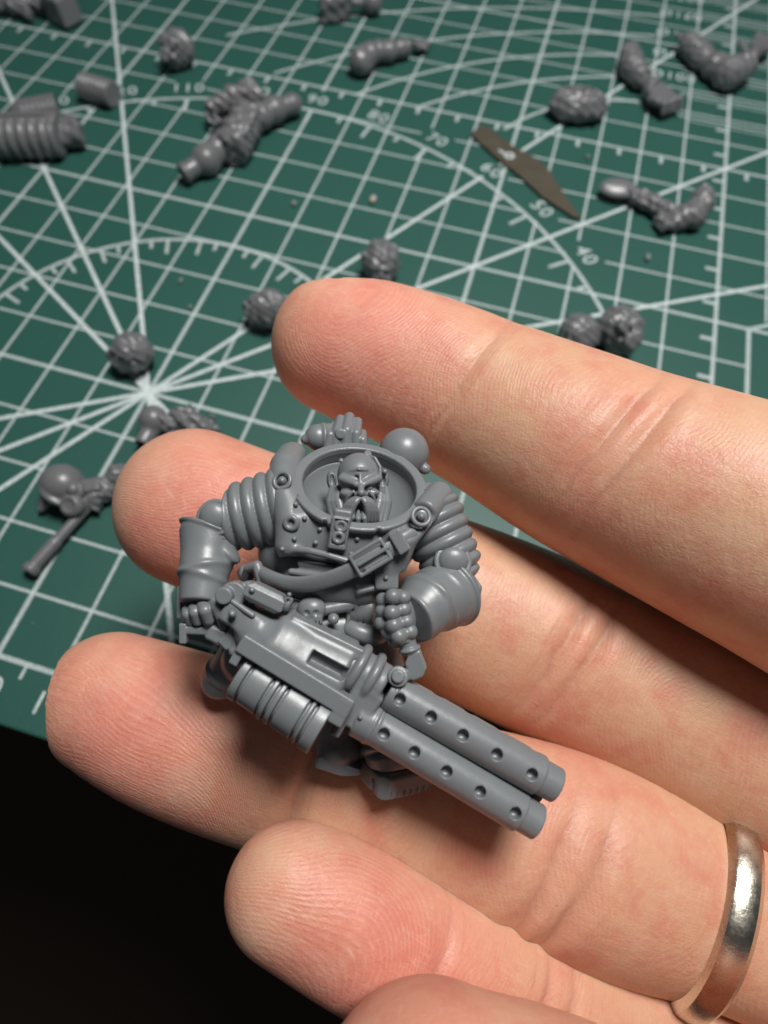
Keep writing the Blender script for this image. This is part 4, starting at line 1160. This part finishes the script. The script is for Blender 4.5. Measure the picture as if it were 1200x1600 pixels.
bit('ribbed_cylinder', 'short ribbed grey cylinder next to the 110 degree mark, upper left', 'cylinder', [
    ('cylinder', [(129, 134, .27), (178, 148, .27)], .4, lambda P, w: ribbed(P, w[0], w[1], .27, 8, .06))])
bit('ribbed_weapon_part', 'large ribbed grey weapon part cut by the left edge', 'weapon part', [
    ('ribbed_body', [(-16, 216, .40), (92, 214, .40)], .6, lambda P, w: cut(SU(.04, ribbed(P, w[0], w[1], .38, 6.5, .10, .08), box(P, (w[0] + w[1]) / 2 + (0, .14, .24), (.78, .15, .17), frame(w[1] - w[0]), .03)), box(P, (w[0] + w[1]) / 2 + (0, .10, .44), (.55, .07, .09), frame(w[1] - w[0]), .02))),
    ('muzzle_block', [(88, 208, .34), (126, 206, .32)], .5, lambda P, w: SU(.03, cyl(P, w[0], w[1], .30, .05), cyl(P, w[0] + (w[1] - w[0]) * .45, w[1], .24, .04)) - wob3(P, .02, 9)),
    ('ribbed_canister', [(36, 180, .50), (92, 170, .50)], .5, lambda P, w: SU(.05, ribbed(P, w[0], w[1], .29, 7, .07), sph(P, w[0], .27), cap(P, w[0] + (0, -.1, -.1), w[1] + (.1, -.3, -.3), .13)))])
bit('folded_weapon_part', 'long jointed grey weapon part with a box body below the 90 degree mark', 'weapon part', [
    ('box_body', [(388, 184, .36), (360, 238, .36)], .6, lambda P, w: SU(.06, ribbed(P, w[0] + (w[0] - w[1]) * .1, w[1], .36, 5, .05, .1), box(P, (w[0] + w[1]) / 2 + (.1, .05, .16), (.5, .24, .2), frame(w[1] - w[0]), .05)) - wob3(P, .018, 14)),
    ('barrel_end', [(358, 218, .32), (322, 250, .30), (288, 271, .24)], .5, lambda P, w: SU(.04, ribbed(P, w[0], w[1], .28, 3, .04), cyl(P, w[1], w[2], .20, .04), sph(P, w[1], .33), tor(P, w[2], w[2] - w[1], .17, .06))),
    ('side_arm', [(336, 166, .42), (362, 155, .46), (388, 144, .45), (402, 152, .4)], .45, lambda P, w: chain(P, w, [.18, .23, .22, .16], .08) - wob3(P, .03, 13)),
    ('clip_ring', [(333, 186, .25)], .35, lambda P, w: U(tor(P, w[0], (.5, .2, .8), .15, .055), tor(P, w[0] + (.14, .1, 0), (.5, .2, .8), .15, .05))),
    ('round_pod', [(408, 182, .34), (428, 172, .34), (458, 162, .32)], .5, lambda P, w: SU(.05, sph(P, w[0], .30), sph(P, w[1], .30), ribbed(P, w[1], w[2], .21, 4, .04), sph(P, w[2], .22)))])
bit('forked_part', 'dark grey part with a blocky end in the top left corner', 'weapon part', [
    ('fork', [(-8, 6, .25), (28, 8, .3), (44, 22, .22), (62, 4, .3)], .4, lambda P, w: SU(.04, chain(P, w[:3], [.14, .17, .1]), cap(P, w[1], w[3], .12, .18)) - wob3(P, .03, 13)),
    ('block_end', [(95, 12, .34)], .8, lambda P, w: SU(.05, box(P, w[0], (.40, .30, .32), frame((.9, -.35, .1)), .06), box(P, w[0] + (-.35, .25, .1), (.25, .15, .2), frame((.9, .4, 0)), .05)))])
bit('twin_lobed_part', 'grey part with two lobes cut by the top edge near the middle', 'weapon part', [
    ('block', [(522, 10, .32)], .7, lambda P, w: SU(.08, box(P, w[0], (.34, .26, .3), frame((.8, .5, 0)), .1), sph(P, w[0] + (.2, .3, .1), .26)) - wob3(P, .03, 11)),
    ('knob', [(552, 4, .3), (582, 4, .3)], .5, lambda P, w: SU(.06, cap(P, w[0], w[1], .12, .14), sph(P, w[1], .27)))])
bit('bent_arm', 'bent grey arm with rounded shoulder near the top edge, right of the middle', 'arm', [
    ('shoulder', [(564, 96, .32), (578, 84, .36)], .5, lambda P, w: SU(.06, sph(P, w[0], .31), sph(P, w[1], .27), tor(P, w[0] + (.1, 0, .1), (.7, -.2, .6), .22, .07))),
    ('forearm', [(582, 80, .33), (606, 80, .28), (634, 74, .26), (654, 70, .22)], .4, lambda P, w: U(padded(P, w[:3], [.22, .22, .18], 3), glove(P, w[3], w[3] - w[2], (0, 0, 1), .62)))])
bit('oval_shell', 'oval grey shell with a raised rim to the right of the brown blade', 'shell', [
    ('shell', [(903, 166, .30)], .95, lambda P, w: SU(.05, ell(P, w[0], (.72, .42, .30), frame((.98, .2, 0))), smax(ell(P, w[0] + (0, 0, .1), (.62, .36, .30), frame((.98, .2, 0))), -ell(P, w[0] + (0, -.04, .3), (.45, .22, .16), frame((.98, .2, 0))), .05), sph(P, w[0] + (.1, -.05, .22), .14)) - wob3(P, .018, 14)),
    ('knob', [(878, 147, .42)], .3, lambda P, w: SU(.04, sph(P, w[0], .16), sph(P, w[0] + (.02, -.12, -.12), .17)))])
bit('arm_with_fist', 'straight grey arm ending in a fist beside the diameter marks', 'arm', [
    ('sleeve', [(984, 80, .36), (986, 102, .34), (1004, 124, .30)], .5, lambda P, w: U(padded(P, w, [.22, .27, .21], 4), cyl(P, w[0], w[0] + (w[0] - w[1]) * .25, .2, .03)) - wob3(P, .012, 16)),
    ('fist', [(1014, 134, .3), (1030, 148, .3)], .75, lambda P, w: U(glove(P, w[1], w[1] - w[0], (.1, -.2, 1), 1.12), cyl(P, w[0], w[0] + (w[1] - w[0]) * .5, .24, .05)))])
bit('curved_double_arm', 'curved grey pair of arms in the top right corner of the mat', 'arm', [
    ('upper_arm', [(1074, 66, .34), (1100, 92, .32)], .5, lambda P, w: U(padded(P, [w[1], (w[0] + w[1]) / 2, w[0]], [.28, .27, .22], 4), glove(P, w[0] + (w[0] - w[1]) * .15, w[0] - w[1], (0, 0, 1), .55)) - wob3(P, .01, 16)),
    ('shoulder', [(1108, 98, .34), (1140, 116, .38), (1166, 102, .38)], .55, lambda P, w: U(padded(P, w, [.25, .34, .26], 4), tor(P, w[1] + (0, -.05, .05), (.2, -.6, .7), .27, .06), ell(P, w[1] + (0, -.08, .12), (.24, .22, .2))) - wob3(P, .012, 13)),
    ('hand', [(1172, 92, .36), (1186, 72, .36), (1156, 66, .5)], .4, lambda P, w: U(glove(P, w[1], w[1] - w[0], (0, -.4, 1), .95), cyl(P, w[0], w[1], .17, .04), cap(P, w[0], w[2], .10, .06)))])
bit('arm_with_paddle', 'grey arm holding a flat paddle shaped blade below the oval shell', 'arm', [
    ('paddle', [(966, 294, .26)], .7, lambda P, w: SU(.04, ell(P, w[0], (.42, .25, .10), frame((.95, .1, .05), (0, -.3, 1))), cap(P, w[0] + (-.3, -.03, 0), w[0] + (.35, 0, .02), .06))),
    ('shaft', [(986, 302, .24), (1020, 320, .22), (1062, 346, .20)], .35, lambda P, w: chain(P, w, [.12, .19, .2]) - wob3(P, .025, 16)),
    ('forearm', [(1056, 342, .24), (1082, 336, .28), (1096, 318, .34), (1100, 302, .36)], .45, lambda P, w: U(padded(P, w, [.2, .25, .22, .18], 5), glove(P, w[0], w[0] - w[1], (0, 0, 1), .8)) - wob3(P, .01, 16))])
bit('helmeted_head', 'grey head in a peaked helmet with breathing mask beside the long rifle', 'head', [
    ('helmet', [(98, 757, .34)], .7, lambda P, w: SU(.05, ell(P, w[0], (.36, .33, .34)), cap(P, w[0] + (-.12, -.1, -.06), w[0] + (-.24, -.42, -.2), .17, .07), tor(P, w[0] + (.04, -.06, -.06), (.35, .5, .8), .33, .05))),
    ('goggles', [(116, 764, .44)], .35, lambda P, w: U(cyl(P, w[0] + (0, .04, -.16), w[0] + (.04, -.06, .08), .16, .04), sph(P, w[0] + (.03, -.03, .06), .11))),
    ('mask_filter', [(117, 786, .34)], .45, lambda P, w: U(cyl(P, w[0] + (0, .10, -.24), w[0] + (0, -.10, .10), .19, .05), tor(P, w[0] + (0, -.09, .09), (0, -.5, .8), .12, .04), cap(P, w[0] + (0, 0, -.1), w[0] + (.22, .2, 0), .07)))])
bit('rifle', 'long thin grey rifle barrel lying at the left beside the fingertip', 'rifle', [
    ('barrel', [(46, 892, .16), (138, 790, .20)], .3, lambda P, w: U(cyl(P, w[0], w[1], .085, .02), cyl(P, w[0], w[0] + (w[1] - w[0]) * .45, .105, .02), cyl(P, w[0] - (w[1] - w[0]) * .02, w[0] + (w[1] - w[0]) * .07, .135, .03))),
    ('receiver', [(136, 792, .2), (160, 764, .22), (186, 744, .24)], .4, lambda P, w: SU(.04, ribbed(P, w[0], w[2], .14, 7, .03), box(P, w[1], (.24, .1, .14), frame(w[2] - w[0]), .03), sph(P, w[2], .19)) - wob3(P, .02, 18)),
    ('stock_plate', [(138, 764, .3)], .4, lambda P, w: box(P, w[0], (.24, .13, .14), frame((.7, .35, .05)), .05))])
bit('crouching_part', 'grey figure part with a round knob half hidden behind the second fingertip', 'weapon part', [
    ('knob', [(240, 656, .3)], .5, lambda P, w: SU(.05, sph(P, w[0], .25), cap(P, w[0] + (.02, -.1, -.05), w[0] + (.0, -.42, -.06), .16, .14))),
    ('body', [(262, 662, .26), (290, 660, .28), (318, 672, .24)], .4, lambda P, w: chain(P, w, [.17, .21, .2], .05) - wob3(P, .04, 16))])

# snapped-off brown knife blade
m_bl, nt, b = mat_new('tarnished_steel')
tc = N(nt, 'ShaderNodeTexCoord'); n = N(nt, 'ShaderNodeTexNoise', Scale=2.5, Detail=5.0); nt.links.new(tc.outputs['Object'], n.inputs['Vector'])
nt.links.new(mix_c(nt, n.outputs[0], (0.085, 0.070, 0.052), (0.150, 0.130, 0.098)), b.inputs['Base Color'])
b.inputs['Metallic'].default_value = 0.35; b.inputs['Roughness'].default_value = 0.42
poly = [(735, 212), (752, 197), (765, 203), (800, 231), (833, 248), (855, 266), (870, 290), (888, 317), (906, 342), (896, 342), (846, 309), (816, 281), (771, 245)]
bot = [onmat(x, y, 0.03) for x, y in poly]; top = [p + (0, 0, 0.05) for p in np.array(bot)]
n_ = len(poly); V = [p.tolist() for p in bot] + [p.tolist() for p in top]
Fc = [tuple(range(n_ - 1, -1, -1)), tuple(range(n_, 2 * n_))] + [(i, (i + 1) % n_, n_ + (i + 1) % n_, n_ + i) for i in range(n_)]
e_a = np.array(bot[2]) - np.array(bot[0])
blade = link_mesh('knife_blade', V, Fc, m_bl, None, False)
# wind outwards
import bmesh
bm_ = bmesh.new(); bm_.from_mesh(blade.data); bmesh.ops.recalc_face_normals(bm_, faces=bm_.faces); bm_.to_mesh(blade.data); bm_.free()
tag(blade, 'flat pointed brown metal knife blade lying across the grid', 'blade')
c = onmat(796, 243, 0.085)
Fm = Flat(float(c[2])); Fm.arc((c[0], c[1]), 0.09, 0, 360, 0.07, 24); Fm.line((c[0] - .28, c[1] + .12), (c[0] - .08, c[1] + .02), 0.06)
link_mesh('stamped_mark', Fm.V, Fm.F, ink[2], blade, False)

# crumbs of plastic and dust on the mat
m_cr, nt, b = mat_new('pale_crumb'); b.inputs['Base Color'].default_value = (0.42, 0.40, 0.34, 1); b.inputs['Roughness'].default_value = 0.6
m_dust, nt, b = mat_new('dust'); b.inputs['Base Color'].default_value = (0.20, 0.24, 0.22, 1); b.inputs['Roughness'].default_value = 0.8
crumb_lab = ['largest pale crumb on the mat above the topmost fingertip', 'pale speck left of the largest crumb above the topmost fingertip', 'pale speck on the mat inside the small arc above the fingers', 'pale speck on the mat right of the 40 degree figure', 'faint speck near the inner arc at left', 'faint speck on the right of the brown blade']
rnd = random.Random(3)
for k, (x, y, r) in enumerate(((583, 313, .11), (460, 318, .07), (283, 439, .06), (1012, 403, .08), (297, 480, .04), (918, 246, .06))):
    V, Fc = ball_mesh(r, 8); V = V * np.array([rnd.uniform(.6, 1.2), rnd.uniform(.8, 1.5), .6]); V += rnd.uniform(-.1, .1) * r
    c = onmat(x, y, 0.03)
    tag(link_mesh('crumb', V + c + (0, 0, r * .3), Fc, m_cr if k == 0 else m_dust, None), crumb_lab[k], 'crumb', 'crumbs on the mat')
V = []; Fc = []
for k in range(700):
    x, y = rnd.uniform(-10, 14), rnd.uniform(-.7, 22); r = rnd.uniform(.006, .016)
    n0 = len(V); a = rnd.uniform(0, 6)
    for j in range(4): V.append((x + r * math.cos(a + j * 1.57) * rnd.uniform(.6, 1.6), y + r * math.sin(a + j * 1.57), 0.017))
    V.append((x, y, 0.017 + r * .8))
    Fc += [(n0 + j, n0 + (j + 1) % 4, n0 + 4) for j in range(4)]
tag(link_mesh('dust', V, Fc, m_dust, None, False), 'scattered fine pale dust on the green mat', 'dust', kind='stuff')
